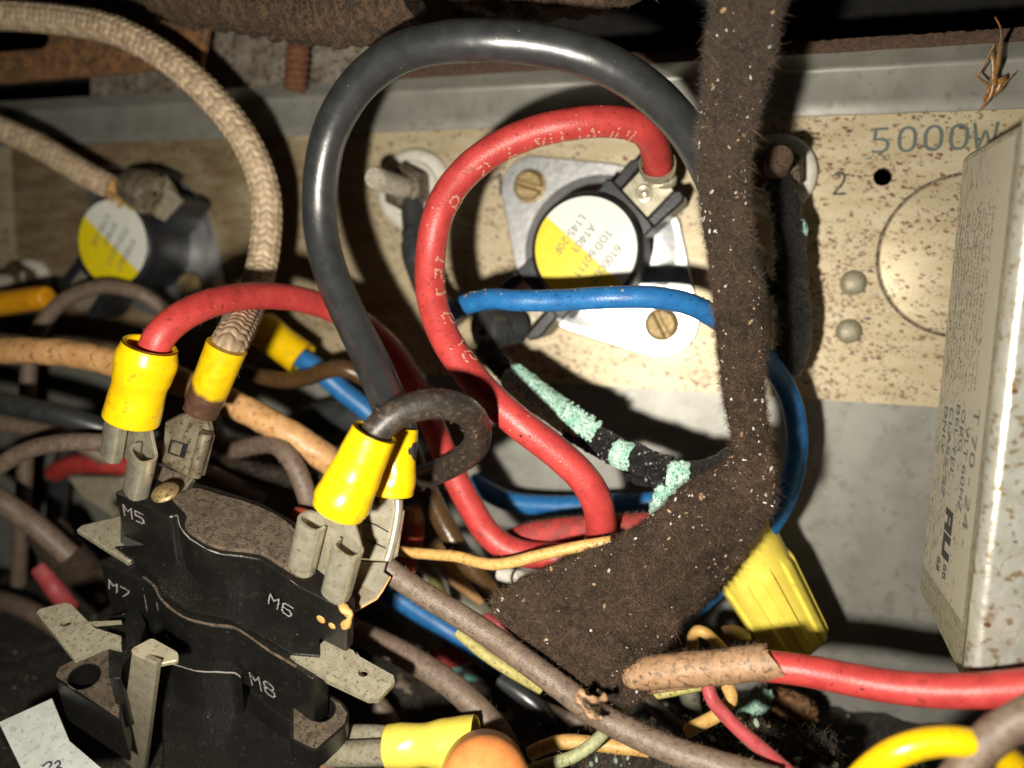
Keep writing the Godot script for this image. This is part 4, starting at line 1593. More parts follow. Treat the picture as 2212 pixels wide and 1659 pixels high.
# an upright plane that faces the viewer, through the relay-plane point seen at px, py
func facing_plane(px: float, py: float, z: float, front: Vector3) -> Transform3D:
	var q := on_frame(relay, px, py, z)
	return frame_from(relay * Vector3(q.x, q.y, z), relay.basis.x, front)


# ------------------------------------------------------------------ wires

var ways := {}
var last_made := ""
var last_shape: Shape

# one insulated wire: pts are [px, py, h]; its width in the photograph at pts[k] is wide px
func wire(called: String, label: String, m: Material, pts: Array, wide: float, k: int, group := "", fuzz := 0, wobble := 0.02, ends := false) -> MeshInstance3D:
	var r := wide * 0.5 / per_mm(pts[k][0], pts[k][1], pts[k][2])
	var pa := path(pts, 0.45)
	ways[label] = [pa, r]
	var sh := tube_of(pa, r, 24, null, true, wobble * r)
	var o := commit(called, sh, m)
	tag(o, label, "wire", group)
	last_made = o.name
	last_shape = sh
	if fuzz:
		hairs(o, "lint", sh, fuzz, 0.55, 0.03, [Color(0.35, 0.30, 0.22), Color(0.14, 0.11, 0.08), Color(0.08, 0.06, 0.045)], 1.3)
	if ends:
		for e in 2:
			var i := 0 if e == 0 else pa.size() - 1
			var d := (pa[0] - pa[1]).normalized() if e == 0 else (pa[i] - pa[i - 1]).normalized()
			var cs := Shape.new()
			tube(cs, PackedVector3Array([pa[i] - d * 0.2, pa[i] + d * 0.02, pa[i] + d * 0.14]), r * 0.55, 12)
			commit("conductor", cs, M.copper, o)
	return o


func build_wires() -> void:
	wire("black_wire", "thick glossy black wire arching as a large loop over the red wire", M.black, [[857, 990, 42.3], [860, 940, 41.8], [850, 895, 38.5], [830, 845, 36], [800, 775, 33], [758, 690, 31], [715, 590, 30], [692, 490, 29.5], [693, 380, 30], [716, 280, 31], [768, 190, 32.5], [850, 122, 34], [950, 92, 35], [1050, 87, 35], [1150, 95, 34], [1250, 116, 33], [1340, 155, 31], [1420, 213, 28], [1490, 292, 24], [1540, 385, 19], [1580, 480, 15], [1610, 570, 11], [1640, 640, 9]], 74, 7)
	var rl := "red wire looping from the centre thermostat's terminal down to the wire bundle"
	wire("red_wire", rl, M.red, [[1421, 362, 12], [1418, 335, 14], [1408, 302, 17], [1382, 276, 20], [1325, 262, 22], [1245, 266, 24], [1150, 286, 25], [1060, 328, 26], [990, 388, 27], [947, 462, 28], [930, 550, 28], [932, 640, 29], [957, 720, 30], [1000, 790, 31], [1060, 860, 32], [1128, 920, 32], [1200, 975, 31], [1258, 1030, 30], [1288, 1080, 29], [1298, 1130, 27], [1296, 1170, 25]], 66, 10)
	flecks(get_node(NodePath(last_made)), "dust_clumps", last_shape, 60, 0.17, [Color(0.16, 0.06, 0.04), Color(0.08, 0.05, 0.035), Color(0.5, 0.32, 0.25)], func(p, nn): return nn.z > -0.3)
	print_on(rl, "JULALUV A 5  9   157 6 /6", 9.0, 0.36)
	wire("red_wire", "red wire arching from the left yellow sleeve behind the black loop", M.red, [[318, 800, 48.5], [331, 757, 49], [352, 718, 48.5], [398, 680, 46], [470, 650, 41], [550, 639, 34.5], [640, 645, 28], [720, 670, 22], [790, 710, 19], [850, 768, 19], [895, 835, 20], [930, 910, 22], [955, 970, 24], [985, 1035, 25], [1020, 1100, 26], [1052, 1150, 27], [1098, 1186, 27], [1160, 1200, 26], [1240, 1200, 25], [1330, 1185, 24], [1420, 1170, 22]], 59, 5, "", 300)
	var ra := "dusty red wire lying across under the cream wire, into the brown felt"
	wire("red_wire", ra, M.red_dusty, [[1085, 1185, 22], [1130, 1163, 22], [1200, 1150, 22], [1300, 1142, 22], [1400, 1138, 22], [1470, 1130, 21]], 62, 3, "", 2200)
	wire("red_wire", "thick red wire leaving the tan sleeve to the right edge", M.red, [[1540, 1442, 37], [1610, 1436, 37.5], [1690, 1442, 38], [1760, 1452, 38.5], [1850, 1470, 39], [1950, 1486, 40], [2050, 1492, 41], [2150, 1490, 42], [2290, 1476, 44]], 68, 3)
	wire("red_wire", "thin faded red wire running down to the bottom edge right of centre", M.pink, [[1522, 1440, 33], [1528, 1475, 33], [1538, 1510, 33.5], [1566, 1545, 35], [1612, 1590, 37], [1655, 1626, 39], [1720, 1685, 42]], 31, 3, "", 400)
	wire("red_wire", "blurred red wire deep in the bundle between the brown wires", M.red_dusty, [[790, 1478, 4], [850, 1452, 5], [930, 1430, 6], [1010, 1412, 7], [1100, 1392, 8], [1200, 1340, 8]], 46, 3)
	wire("red_wire", "blurred red wire behind the left spade terminal", M.red, [[120, 1020, 12], [160, 1003, 14], [240, 1002, 15], [320, 1010, 13]], 42, 1)
	wire("red_wire", "small bright red wire piece beside the dark brown sleeve at lower left", M.pink, [[88, 1225, 22], [105, 1250, 22], [122, 1275, 22], [150, 1310, 20]], 40, 1)
	wire("red_wire", "dull red wire behind the brown wire at the bottom right corner", M.pink, [[2120, 1580, 34], [2160, 1540, 36], [2215, 1505, 38], [2280, 1470, 38]], 40, 1)

	var bu := "blue wire crossing in front of the thermostat and curving down behind the felt"
	wire("blue_wire", bu, M.blue, [[940, 690, 18], [1000, 660, 21], [1060, 646, 23], [1110, 649, 24], [1200, 649, 24], [1306, 643, 25], [1406, 642, 24], [1489, 657, 21.5], [1560, 696, 18], [1625, 748, 15], [1680, 808, 12], [1710, 870, 11], [1722, 940, 11], [1716, 1010, 12], [1695, 1080, 13], [1660, 1140, 14], [1610, 1210, 14], [1550, 1270, 14], [1480, 1330, 12], [1420, 1380, 10]], 49, 5, "", 300)
	flecks(get_node(NodePath(last_made)), "dust_clumps", last_shape, 90, 0.26, [Color(0.24, 0.17, 0.11), Color(0.12, 0.085, 0.055), Color(0.4, 0.34, 0.26)], func(p, nn): return nn.y > 0.35 and nn.z > -0.3)
	wire("blue_wire", "blue wire lying low behind the red loop's lower end", M.blue, [[1020, 1040, 6], [1060, 1066, 7], [1110, 1086, 7], [1200, 1093, 7], [1300, 1090, 7], [1420, 1085, 7], [1520, 1080, 6]], 44, 3)
	wire("blue_wire", "blurred blue wire leaving the rear yellow sleeve", M.blue, [[640, 768, 11.5], [668, 784, 11.5], [700, 810, 11], [740, 845, 10], [790, 884, 9], [830, 925, 8]], 44, 3)
	wire("blue_wire", "blue wire seen below the long brown wire in the bundle", M.blue, [[770, 1215, 12], [830, 1268, 12], [900, 1318, 12], [970, 1362, 12], [1030, 1400, 11], [1080, 1440, 9]], 46, 3)

	var sl := "dusty black wire curled tightly from the front yellow sleeve's top"
	wire("black_wire", sl, M.black_dusty, [[775, 990, 50], [800, 948, 50], [836, 908, 49.5], [890, 880, 48], [950, 872, 46], [1005, 888, 43], [1032, 925, 38], [1024, 968, 35], [985, 1000, 32], [930, 1025, 29], [870, 1040, 26], [790, 1046, 23], [700, 1040, 22], [600, 1030, 21], [520, 1012, 20], [430, 985, 18], [350, 955, 15]], 66, 4, "", 900, 0.05)
	wire("black_wire", "black wire entering from the left edge behind the left spade terminals", M.black, [[-60, 858, 33], [0, 870, 33], [90, 888, 32], [175, 910, 30], [255, 938, 27], [340, 970, 22]], 46, 1)
	wire("black_wire", "blurred black wire loop deep behind the two front yellow sleeves", M.black, [[610, 990, 4], [640, 930, 6], [700, 902, 7], [780, 905, 7], [850, 935, 6], [900, 985, 4]], 72, 2)
	wire("black_wire", "short black wire slanting down right below the felt", M.black_dusty, [[1360, 1470, 28], [1392, 1503, 28], [1436, 1549, 28], [1485, 1590, 27], [1540, 1640, 24]], 34, 2)
	wire("black_wire", "faint black wire low at the bottom behind the tan wire", M.black, [[1190, 1610, 14], [1250, 1580, 16], [1310, 1570, 16], [1380, 1590, 14]], 32, 1)
	wire("black_wire", "dark grey upright wire behind the left spade terminals", M.black, [[150, 950, 10], [138, 1000, 10], [128, 1050, 9], [118, 1120, 8]], 40, 1)

	var gb := "brown grey wires of the bundle"
	wire("brown_wire", "long brown wire with scraped insulation running to the bottom right", M.mauve, [[770, 1160, 37], [800, 1192, 38], [846, 1236, 38], [916, 1284, 38], [986, 1326, 38], [1060, 1374, 38], [1130, 1424, 39], [1206, 1480, 40], [1272, 1530, 41], [1339, 1570, 41], [1440, 1616, 42], [1540, 1650, 43], [1680, 1690, 44]], 52, 4, gb, 1200)
	wire("brown_wire", "brown wire from under the relay's corner curving down behind the orange cap", M.mauve, [[700, 1330, 29], [753, 1358, 30], [853, 1404, 31], [953, 1464, 32], [1020, 1520, 33], [1070, 1575, 34], [1098, 1630, 34], [1108, 1700, 34]], 54, 2, gb, 500)
	wire("brown_wire", "short shiny brown wire passing under the bare spade tab", M.mauve, [[760, 1460, 22], [800, 1504, 23], [838, 1552, 24], [870, 1610, 24]], 40, 1, gb)
	wire("brown_wire", "pinkish brown wire entering at left and passing behind the left spade terminal", M.mauve, [[-50, 1052, 37], [0, 1006, 37.5], [60, 972, 37], [140, 956, 36], [235, 957, 34], [330, 976, 31], [420, 1008, 28], [510, 1050, 24], [560, 1080, 20]], 39, 3, gb)
	wire("brown_wire", "darker brown wire just under the black wire at the left edge", M.mauve, [[-50, 903, 27], [0, 914, 27], [80, 928, 26], [160, 952, 25], [230, 990, 22]], 36, 1, gb)
	wire("brown_wire", "thick brown grey wire slanting in from the left edge towards the relay", M.mauve, [[-60, 1035, 33], [0, 1080, 33], [45, 1112, 32], [90, 1146, 31], [150, 1200, 29]], 48, 2, gb)
	wire("brown_wire", "glossy dark brown wire descending behind the red wire's end", M.brown, [[880, 955, 18], [905, 1020, 19], [938, 1090, 20], [972, 1155, 21], [1010, 1215, 21], [1062, 1282, 20], [1110, 1345, 18]], 46, 2)
	wire("brown_wire", "grey brown wire arching under the left thermostat and down the left side", M.mauve, [[372, 690, 9], [346, 664, 11], [310, 638, 13], [270, 624, 14], [219, 619, 15], [160, 637, 16], [112, 672, 17], [78, 728, 18], [62, 800, 18], [58, 900, 18], [54, 1000, 18], [50, 1080, 18], [44, 1160, 18], [40, 1260, 17]], 33, 4, gb)
	wire("brown_wire", "wavy dark brown wire crossing behind the big black loop's foot", M.brown, [[470, 790, 15], [530, 805, 15], [610, 822, 15], [662, 816, 15], [700, 802, 16], [738, 796, 16], [780, 812, 15], [830, 845, 12]], 36, 2)
	wire("brown_wire", "brown wire bending round below the tan wire beside the scorched sleeve", M.mauve, [[455, 895, 23], [468, 945, 23], [500, 972, 24], [550, 962, 26], [598, 962, 28], [634, 1002, 29], [660, 1062, 29], [680, 1130, 28]], 42, 4, gb, 300)
	wire("brown_wire", "large blurred brown wire in the bottom right corner", M.mauve, [[2030, 1735, 50], [2085, 1660, 50], [2145, 1592, 50], [2230, 1540, 50], [2330, 1490, 50]], 76, 2, gb)
	var slv := tube_of(path([[95, 1140, 26], [130, 1185, 25], [180, 1240, 24], [235, 1300, 22]], 0.4), 3.2, 24, null, true, 0.35)
	tag(commit("brown_sleeve", slv, M.felt), "dark brown matted sleeve slanting down to the relay's left side", "sleeve")

	wire("tan_wire", "thick tan wire crossing behind both left yellow sleeves", M.tan, [[-60, 752, 33], [0, 757, 33], [80, 758, 33], [165, 766, 32], [250, 784, 31], [380, 820, 29], [490, 866, 28], [573, 908, 27], [646, 950, 26], [710, 995, 24], [780, 1050, 21]], 58, 1, "", 500, 0.12)
	wire("tan_wire", "tan wire piece in shade under the cream wire", M.tan, [[925, 1180, 12], [955, 1212, 12], [990, 1240, 12], [1050, 1285, 11]], 54, 1)
	wire("cream_wire", "thin cream wire lying in front of the red wires", M.cream_wire, [[835, 1184, 30], [870, 1192, 30], [925, 1197, 30.5], [987, 1202, 31], [1030, 1214, 31.5], [1072, 1219, 32], [1120, 1211, 32], [1165, 1199, 32], [1254, 1180, 32], [1322, 1170, 32]], 25, 5, "", 250, 0.06, true)
	wire("tan_wire", "short cut tan wire lying at the bottom right of the orange cap", M.cream_wire, [[1146, 1628, 33], [1180, 1612, 33], [1225, 1602, 33], [1306, 1609, 33], [1400, 1620, 32]], 31, 2, "", 200, 0.1, true)
	wire("tan_wire", "short tan wire stub under the faded red wire", M.cream_wire, [[1486, 1578, 30], [1520, 1560, 31], [1556, 1540, 32], [1580, 1510, 31], [1570, 1480, 30]], 29, 1, "", 100, 0.1, true)
	wire("tan_wire", "small curled tan wire end above the tan sleeve", M.cream_wire, [[1497, 1400, 20], [1497, 1375, 21], [1508, 1362, 22], [1530, 1372, 22], [1560, 1402, 20]], 25, 2, "", 0, 0.1, true)
	wire("green_wire", "olive green wire dropping beside the cracked orange wire", M.olive, [[850, 1140, 19], [886, 1172, 20], [920, 1220, 20], [945, 1262, 19], [962, 1310, 17]], 26, 2, "", 200)
	wire("green_wire", "straw green wire under the long brown wire", M.straw, [[990, 1365, 27], [1040, 1408, 28], [1100, 1448, 28], [1170, 1488, 27]], 25, 2)
	wire("green_wire", "pale green wire curving at the bottom under the long brown wire", M.pale_green, [[1090, 1690, 38], [1163, 1658, 38], [1235, 1636, 38], [1285, 1603, 37], [1312, 1570, 35], [1325, 1535, 32]], 27, 2, "", 200)
	wire("yellow_wire", "straw yellow wire under the tan sleeve", M.straw, [[1310, 1512, 25], [1404, 1500, 27], [1495, 1482, 28], [1560, 1468, 27]], 26, 1, "", 100)
	wire("green_wire", "short pale green wire end under the felt's tip", M.pale_green, [[1338, 1528, 29], [1352, 1506, 29], [1366, 1480, 28]], 28, 1, "", 0, 0.05, true)
	wire("green_wire", "blurred sea green wire deep behind the brown wires", M.teal, [[940, 1425, 5], [985, 1455, 6], [1040, 1490, 7], [1090, 1522, 7], [1130, 1550, 6]], 34, 2)
	wire("green_wire", "sea green wire fragment low behind the tan wire", M.teal, [[1230, 1600, 8], [1290, 1592, 9], [1350, 1578, 10], [1400, 1560, 9]], 36, 1)
	wire("orange_wire", "cracked orange wire hanging behind the pale metal terminal", M.orange_red, [[640, 1112, 33], [662, 1118, 33], [690, 1140, 31], [740, 1170, 26]], 34, 1)
	var oc := wire("orange_wire", "cracked orange wire stub with a copper end right of the pale terminal", M.orange_red, [[896, 1128, 22], [895, 1160, 22], [885, 1205, 21], [870, 1260, 19]], 42, 1)
	var ring := tube_of(path([[893, 1096, 22], [895, 1112, 22], [896, 1130, 22]], 0.2), func(s, a): return 1.35 + 0.12 * sin(s * 9.0 + a), 20)
	commit("copper_end", ring, M.copper, oc)
	wire("grey_wire", "blurred olive grey wire behind the straw green wire", M.grey, [[850, 1205, 3], [905, 1240, 4], [965, 1282, 5], [1030, 1320, 5], [1090, 1350, 4]], 58, 2)
	wire("grey_wire", "blurred grey wire low beside the relay's right tab", M.grey, [[760, 1270, 3], [830, 1310, 4], [900, 1370, 4], [950, 1420, 4], [990, 1480, 3]], 50, 2)
	wire("grey_wire", "pale grey blurred wire above the bottom yellow terminal", M.grey, [[880, 1470, 6], [930, 1500, 7], [980, 1545, 7], [1030, 1600, 6]], 46, 1)
	wire("brown_wire", "brown wire slanting behind the bottom yellow terminal towards the tan stub", M.mauve, [[860, 1480, 12], [930, 1530, 13], [1010, 1560, 14], [1090, 1560, 14], [1160, 1590, 13]], 38, 2, gb, 150)
	wire("black_wire", "dull black wire under the long brown wire near the felt's tip", M.black, [[1080, 1470, 20], [1140, 1510, 21], [1190, 1560, 21], [1215, 1630, 20]], 36, 1)
	wire("tan_wire", "dull tan wire low between the felt and the yellow connector", M.tan_dull, [[1420, 1430, 14], [1480, 1415, 15], [1540, 1425, 15], [1610, 1450, 14]], 30, 1)
	wire("brown_wire", "grey brown wire crossing behind the relay's left tabs", M.mauve, [[-40, 1290, 16], [30, 1305, 17], [110, 1345, 17], [180, 1400, 15]], 40, 1, gb)
	wire("black_wire", "thin black wire along the lower left edge below the tabs", M.black, [[-40, 1420, 20], [40, 1440, 20], [100, 1490, 19], [130, 1560, 17]], 34, 1)
	wire("brown_wire", "thin brown wire under the felt's lower tip", M.mauve, [[1150, 1520, 18], [1210, 1545, 20], [1270, 1570, 20], [1330, 1620, 19]], 30, 1, gb)
	wire("red_wire", "thin dull red wire peeping out under the felt's left tip", M.pink, [[1050, 1335, 14], [1080, 1352, 15], [1110, 1375, 15], [1150, 1420, 14]], 26, 1)
	wire("grey_wire", "blue grey wire stub upright under the straw yellow wire", M.grey, [[1486, 1470, 18], [1492, 1520, 18], [1500, 1570, 17], [1512, 1620, 15]], 44, 1)
	wire("yellow_wire", "blurred thick yellow wire looping at the bottom right corner", M.yellow, [[1810, 1740, 48], [1870, 1672, 49], [1935, 1626, 50], [2020, 1602, 50], [2105, 1608, 50], [2180, 1645, 49], [2240, 1710, 48]], 62, 3)
	var ww := wire("white_wire", "short white wire end with a black stripe beside the dark brown wire", M.ceramic, [[1082, 1238, 22], [1112, 1246, 23], [1150, 1252, 24]], 34, 1)
	var wp: Array = ways["short white wire end with a black stripe beside the dark brown wire"]
	var ba := Shape.new()
	tube(ba, PackedVector3Array([wp[0][6], wp[0][7]]), wp[1] * 1.03, 20)
	commit("black_stripe", ba, M.bakelite, ww)

	# tan stripped sleeve round the right red wire, split along its lower side
	var st := path([[1360, 1462, 36], [1410, 1452, 36.5], [1480, 1446, 37], [1560, 1440, 37.5], [1620, 1432, 38], [1668, 1430, 38]], 0.35)
	var rad := 37.0 / per_mm(1560, 1440, 37.5)
	var sv := Shape.new()
	var fr := frames(st)
	var pos := PackedVector3Array()
	for i in st.size():
		for j in 40:
			var open := 0.10 + 0.28 * clampf(1.0 - i / (st.size() * 0.55), 0.0, 1.0)
			var a := 3.9 + open + (TAU - 2.0 * open) * j / 39.0
			var rr := rad * (1.0 + 0.05 * jit.get_noise_2d(i * 0.5, j * 0.8))
			var slip: Vector3 = fr[i][0] * (sin(a + 0.7) * 1.3 if i == st.size() - 1 else 0.0)
			pos.append(st[i] + (fr[i][1] * cos(a) + fr[i][2] * sin(a)) * rr + slip)
	sv.grid(pos, st.size(), 40, false)
	var so := tag(commit("tan_sleeve", sv, M.tan_dull), "split tan sleeve round the thick red wire, coming out of the felt", "sleeve") as Node3D
	hairs(so, "lint", sv, 1200, 0.6, 0.03, [Color(0.2, 0.14, 0.08), Color(0.1, 0.07, 0.045)], 1.3)
	var lo := tube_of(path([[1350, 1490, 34], [1410, 1484, 34], [1500, 1470, 34.5], [1600, 1456, 35]], 0.4), rad * 0.42, 16, null, true, 0.1)
	commit("split_strip", lo, M.tan_dull, so)
	# braided fibreglass cables
	braid("braided_cable", "beige braided fibreglass cable arching from top left into the scorched yellow sleeve", [[-70, 32, 21], [0, 33, 22], [60, 36, 22], [150, 45, 22], [230, 60, 23], [310, 94, 23], [390, 148, 23], [460, 214, 22], [522, 292, 21], [560, 370, 20], [576, 440, 20], [574, 520, 21], [562, 590, 23], [541, 650, 28], [514, 708, 37], [491, 752, 42], [474, 795, 43]], 62, 10)
	braid("braided_cable", "beige braided fibreglass cable with frayed end entering at the left edge", [[-70, 250, 15], [0, 278, 15], [80, 314, 14], [150, 356, 13], [205, 388, 12], [240, 404, 11]], 52, 2)


func print_on(label: String, txt: String, start: float, unit: float) -> void:
	var pa: PackedVector3Array = ways[label][0]
	var r: float = ways[label][1]
	var sh := Shape.new()
	var centre := at(1250, 620, 20)
	var cam := Vector3(0, 0, CAM_H)
	var put := func(x: float, y: float) -> Array:
		var s := start + x
		var i := clampi(int(s / 0.45), 1, pa.size() - 2)
		var f := s / 0.45 - i
		var p := pa[i].lerp(pa[i + 1], clampf(f, 0, 1))
		var t := (pa[i + 1] - pa[i - 1]).normalized()
		var c := (cam - p).normalized()
		c = (c - t * c.dot(t)).normalized()
		var side := t.cross(c)
		if side.dot(centre - p) < 0.0:
			side = -side
		var ang := 0.92 - (y - unit * 3.0) / r
		var nn := (c * cos(ang) + side * sin(ang)).normalized()
		return [p + nn * (r * 1.01), nn]
	beads(sh, txt, unit, 0.18, put, 0.38)
	for o in get_children():
		if o.has_meta("label") and o.get_meta("label") == label:
			commit("worn_print", sh, M.worn_print, o)


# woven sleeve: two families of strands, over two under two
func braid(called: String, label: String, pts: Array, wide: float, k: int) -> Node3D:
	var r := wide * 0.5 / per_mm(pts[k][0], pts[k][1], pts[k][2])
	var pa := path(pts, 0.13)
	var strands := 6.0
	var pitch := 1.2
	var height := func(s: float, a: float) -> Vector3:
		var u := a / TAU * strands + s / pitch
		var w := a / TAU * strands - s / pitch
		var iu := int(floor(u))
		var iw := int(floor(w))
		var col := int(floor(u + w))
		var over := posmod(col, 2) == 0
		var fu := u - floorf(u) - 0.5
		var fw := w - floorf(w) - 0.5
		var across := fu if over else fw
		var along := u + w - floorf(u + w) - 0.5
		var hgt := sqrt(maxf(0.0, 1.0 - pow(across * 1.94, 2.0))) * (0.35 + 0.65 * cos(along * 2.7))
		return Vector3(hgt, across, float(iu * 7 + col * 13 if over else iw * 11 - col * 5))
	var rad := func(s: float, a: float) -> float:
		var q: Vector3 = height.call(s, a)
		return r * (0.90 + 0.15 * q.x) + 0.012 * sin(q.y * 60.0)
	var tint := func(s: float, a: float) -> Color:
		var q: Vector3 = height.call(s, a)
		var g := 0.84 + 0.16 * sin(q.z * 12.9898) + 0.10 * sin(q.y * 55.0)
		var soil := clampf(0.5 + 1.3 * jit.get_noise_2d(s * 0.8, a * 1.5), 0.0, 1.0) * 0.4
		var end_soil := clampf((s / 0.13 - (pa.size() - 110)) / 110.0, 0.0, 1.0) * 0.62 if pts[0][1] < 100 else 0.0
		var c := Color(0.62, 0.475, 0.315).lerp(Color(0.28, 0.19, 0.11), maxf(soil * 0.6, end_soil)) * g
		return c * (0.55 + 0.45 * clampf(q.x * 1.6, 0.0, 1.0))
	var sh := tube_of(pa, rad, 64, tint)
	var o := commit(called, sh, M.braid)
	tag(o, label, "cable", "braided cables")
	hairs(o, "stray_fibres", sh, 2600, 0.5, 0.018, [Color(0.55, 0.44, 0.3), Color(0.4, 0.3, 0.2)], 2.2)
	return o


# ------------------------------------------------------------------ crimp terminals

# vinyl barrel from the wire end to the metal end; prof: [[share along, width px], ...] at the barrel's middle scale
func barrel(parent: Node3D, a: Array, b: Array, prof: Array, m: Material, tint = null) -> MeshInstance3D:
	var pa := at(a[0], a[1], a[2])
	var pb := at(b[0], b[1], b[2])
	var l := pa.distance_to(pb)
	var sc := 0.5 / per_mm((a[0] + b[0]) * 0.5, (a[1] + b[1]) * 0.5, (a[2] + b[2]) * 0.5)
	var fr := frame_from(pa, right_axis, pb - pa)
	var pr := [[0.0, l * 0.35], [prof[0][1] * sc - 0.65, l * 0.35], [prof[0][1] * sc - 0.6, 0.18], [prof[0][1] * sc - 0.42, 0.0], [prof[0][1] * sc - 0.12, 0.0]]
	var sh := Shape.new()
	# outer wall, a little uneven, with a shallow crimp dent towards the viewer
	var steps := 40
	var seg := 56
	var pos := PackedVector3Array()
	var inv := fr.basis.inverse() * back_axis
	var face := atan2(inv.y, inv.x)
	var off := rng.randf() * 200.0
	var last := 0.0
	for i in steps + 1:
		var t := i / float(steps)
		var k := 0
		while k < prof.size() - 2 and prof[k + 1][0] < t:
			k += 1
		var f := clampf((t - prof[k][0]) / (prof[k + 1][0] - prof[k][0]), 0, 1)
		f = f * f * (3 - 2 * f)
		var r0: float = lerpf(prof[k][1], prof[k + 1][1], f) * sc
		last = r0
		for j in seg:
			var an := TAU * j / seg
			var da := wrapf(an - face - 0.25, -PI, PI)
			var dent := 0.20 * exp(-pow((t - 0.66) / 0.09, 2.0)) * exp(-pow(da / 0.55, 2.0))
			var r := r0 - dent * minf(1.0, r0 / 3.0) + 0.07 * jit.get_noise_3d(cos(an) * 4.0 + off, sin(an) * 4.0, t * l * 1.2)
			pos.append(fr * Vector3(cos(an) * r, sin(an) * r, 0.10 + (l - 0.4) * t))
	sh.grid(pos, steps + 1, seg, true)
	lathe(sh, fr, pr, 44, null, tint)
	pr = []
	var re: float = prof[prof.size() - 1][1] * sc
	pr.append([re - 0.02, l - 0.32])
	pr.append([re - 0.1, l - 0.12])
	pr.append([re - 0.4, l])
	pr.append([0.0, l])
	lathe(sh, fr, pr, 44, null, tint)
	return commit("barrel", sh, m, parent)


# female spade receptacle: floor with two rolled edges
func receptacle(parent: Node3D, top: Array, bot: Array, lf: Array, rt: Array, m: Material, curl := 1.0) -> void:
	var pt := at(top[0], top[1], top[2])
	var pb := at(bot[0], bot[1], bot[2])
	var wv := at(rt[0], rt[1], rt[2]) - at(lf[0], lf[1], lf[2])
	var z := (pb - pt).normalized()
	var x := (wv - z * wv.dot(z)).normalized()
	var y := z.cross(x)
	if y.dot(back_axis) < 0.0:
		x = -x
		y = z.cross(x)
	var fr := Transform3D(Basis(x, y, z), pt - y * 0.9)
	var w := wv.length() * 0.5
	var l := pt.distance_to(pb)
	var r := 1.5
	var th := 0.18
	var line := []
	for sg in [-1.0, 1.0]:
		var arc := []
		for i in 14:
			var a := -PI * 0.5 + 4.9 * i / 13.0
			arc.append(Vector2(sg * (w + signf(cos(a)) * pow(absf(cos(a)), 0.7) * r), (r * 0.8 + signf(sin(a)) * pow(absf(sin(a)), 0.7) * r * 0.8) * curl))
		if sg < 0:
			arc.reverse()
		line.append_array(arc)
	var outer := PackedVector2Array()
	var inner := PackedVector2Array()
	for i in line.size():
		var d: Vector2 = (line[mini(i + 1, line.size() - 1)] - line[maxi(i - 1, 0)]).normalized()
		var nn := Vector2(-d.y, d.x) * th
		outer.append(line[i] + nn)
		inner.append(line[i] - nn)
	inner.reverse()
	var poly := outer.duplicate()
	poly.append_array(inner)
	var sh := Shape.new()
	# sides as a closed sweep, ends as strips
	var pos := PackedVector3Array()
	for zz in [0.0, 0.05, l * 0.5, l - 0.05, l]:
		for p in poly:
			pos.append(fr * Vector3(p.x, p.y, zz))
	sh.grid(pos, 5, poly.size(), true)
	var n := line.size()
	for e in 2:
		var zz := 0.0 if e == 0 else l
		for i in n - 1:
			sh.flat([fr * Vector3(outer[i].x, outer[i].y, zz), fr * Vector3(outer[i + 1].x, outer[i + 1].y, zz), fr * Vector3(poly[2 * n - 2 - i].x, poly[2 * n - 2 - i].y, zz), fr * Vector3(poly[2 * n - 1 - i].x, poly[2 * n - 1 - i].y, zz)], Color.WHITE, -z if e == 0 else z)
	var o := commit("receptacle", sh, m, parent)
	# sloping shoulders up to the crimp
	var nk := Shape.new()
	var ff := frame_from(fr.origin, x, y)
	var ydir := signf((ff.affine_inverse() * (pt - z * 2.0)).y)
	prism(nk, ff, PackedVector2Array([Vector2(-w - 0.9, -0.2 * ydir), Vector2(w + 0.9, -0.2 * ydir), Vector2(1.7, 2.6 * ydir), Vector2(-1.7, 2.6 * ydir)]), -0.17, 0.17, 0.05)
	commit("shoulder", nk, m, o)
	# spring dimple in the floor, small ridges along one rolled edge
	var dm := Shape.new()
	var dp := fr * Vector3(0.35, 0.2 * curl, l * 0.5)
	lathe(dm, frame_from(dp, x, y * curl), [[0.62, -0.1], [0.6, 0.06], [0.45, 0.05], [0.0, -0.02]], 16)
	commit("dimple", dm, M.copper, o)
	for sg in [-1.0, 1.0]:
		for q in [0.28, 0.36, 0.44, 0.64, 0.72, 0.8]:
			var rs := Shape.new()
			var ap := fr * Vector3(sg * w - 0.42, (r * 1.58) * curl, l * q)
			var bp := fr * Vector3(sg * w + 0.30, (r * 1.6) * curl, l * (q + 0.035))
			tube(rs, spline(PackedVector3Array([ap, (ap + bp) * 0.5 + y * curl * 0.1, bp]), 0.15), 0.11, 8)
			commit("ridge", rs, m, o)


func tile5(x: float, y: float) -> Array:
	return [x / 3.0, 553.0 + y / 3.0]


func plate_px(ps: Array, fr: Transform3D, f: Callable, thick: float, bevel := 0.1) -> Shape:
	var poly := PackedVector2Array()
	for p in ps:
		var q: Array = f.call(float(p[0]), float(p[1]))
		poly.append(on_frame(fr, q[0], q[1]))
	return prism_of(fr, poly, -thick, 0.0, bevel)


# height above the panel of the relay's top where the photograph shows px, py
func on_top(px: float, py: float) -> float:
	var q := on_frame(relay, px, py)
	return (relay * Vector3(q.x, q.y, 0)).z


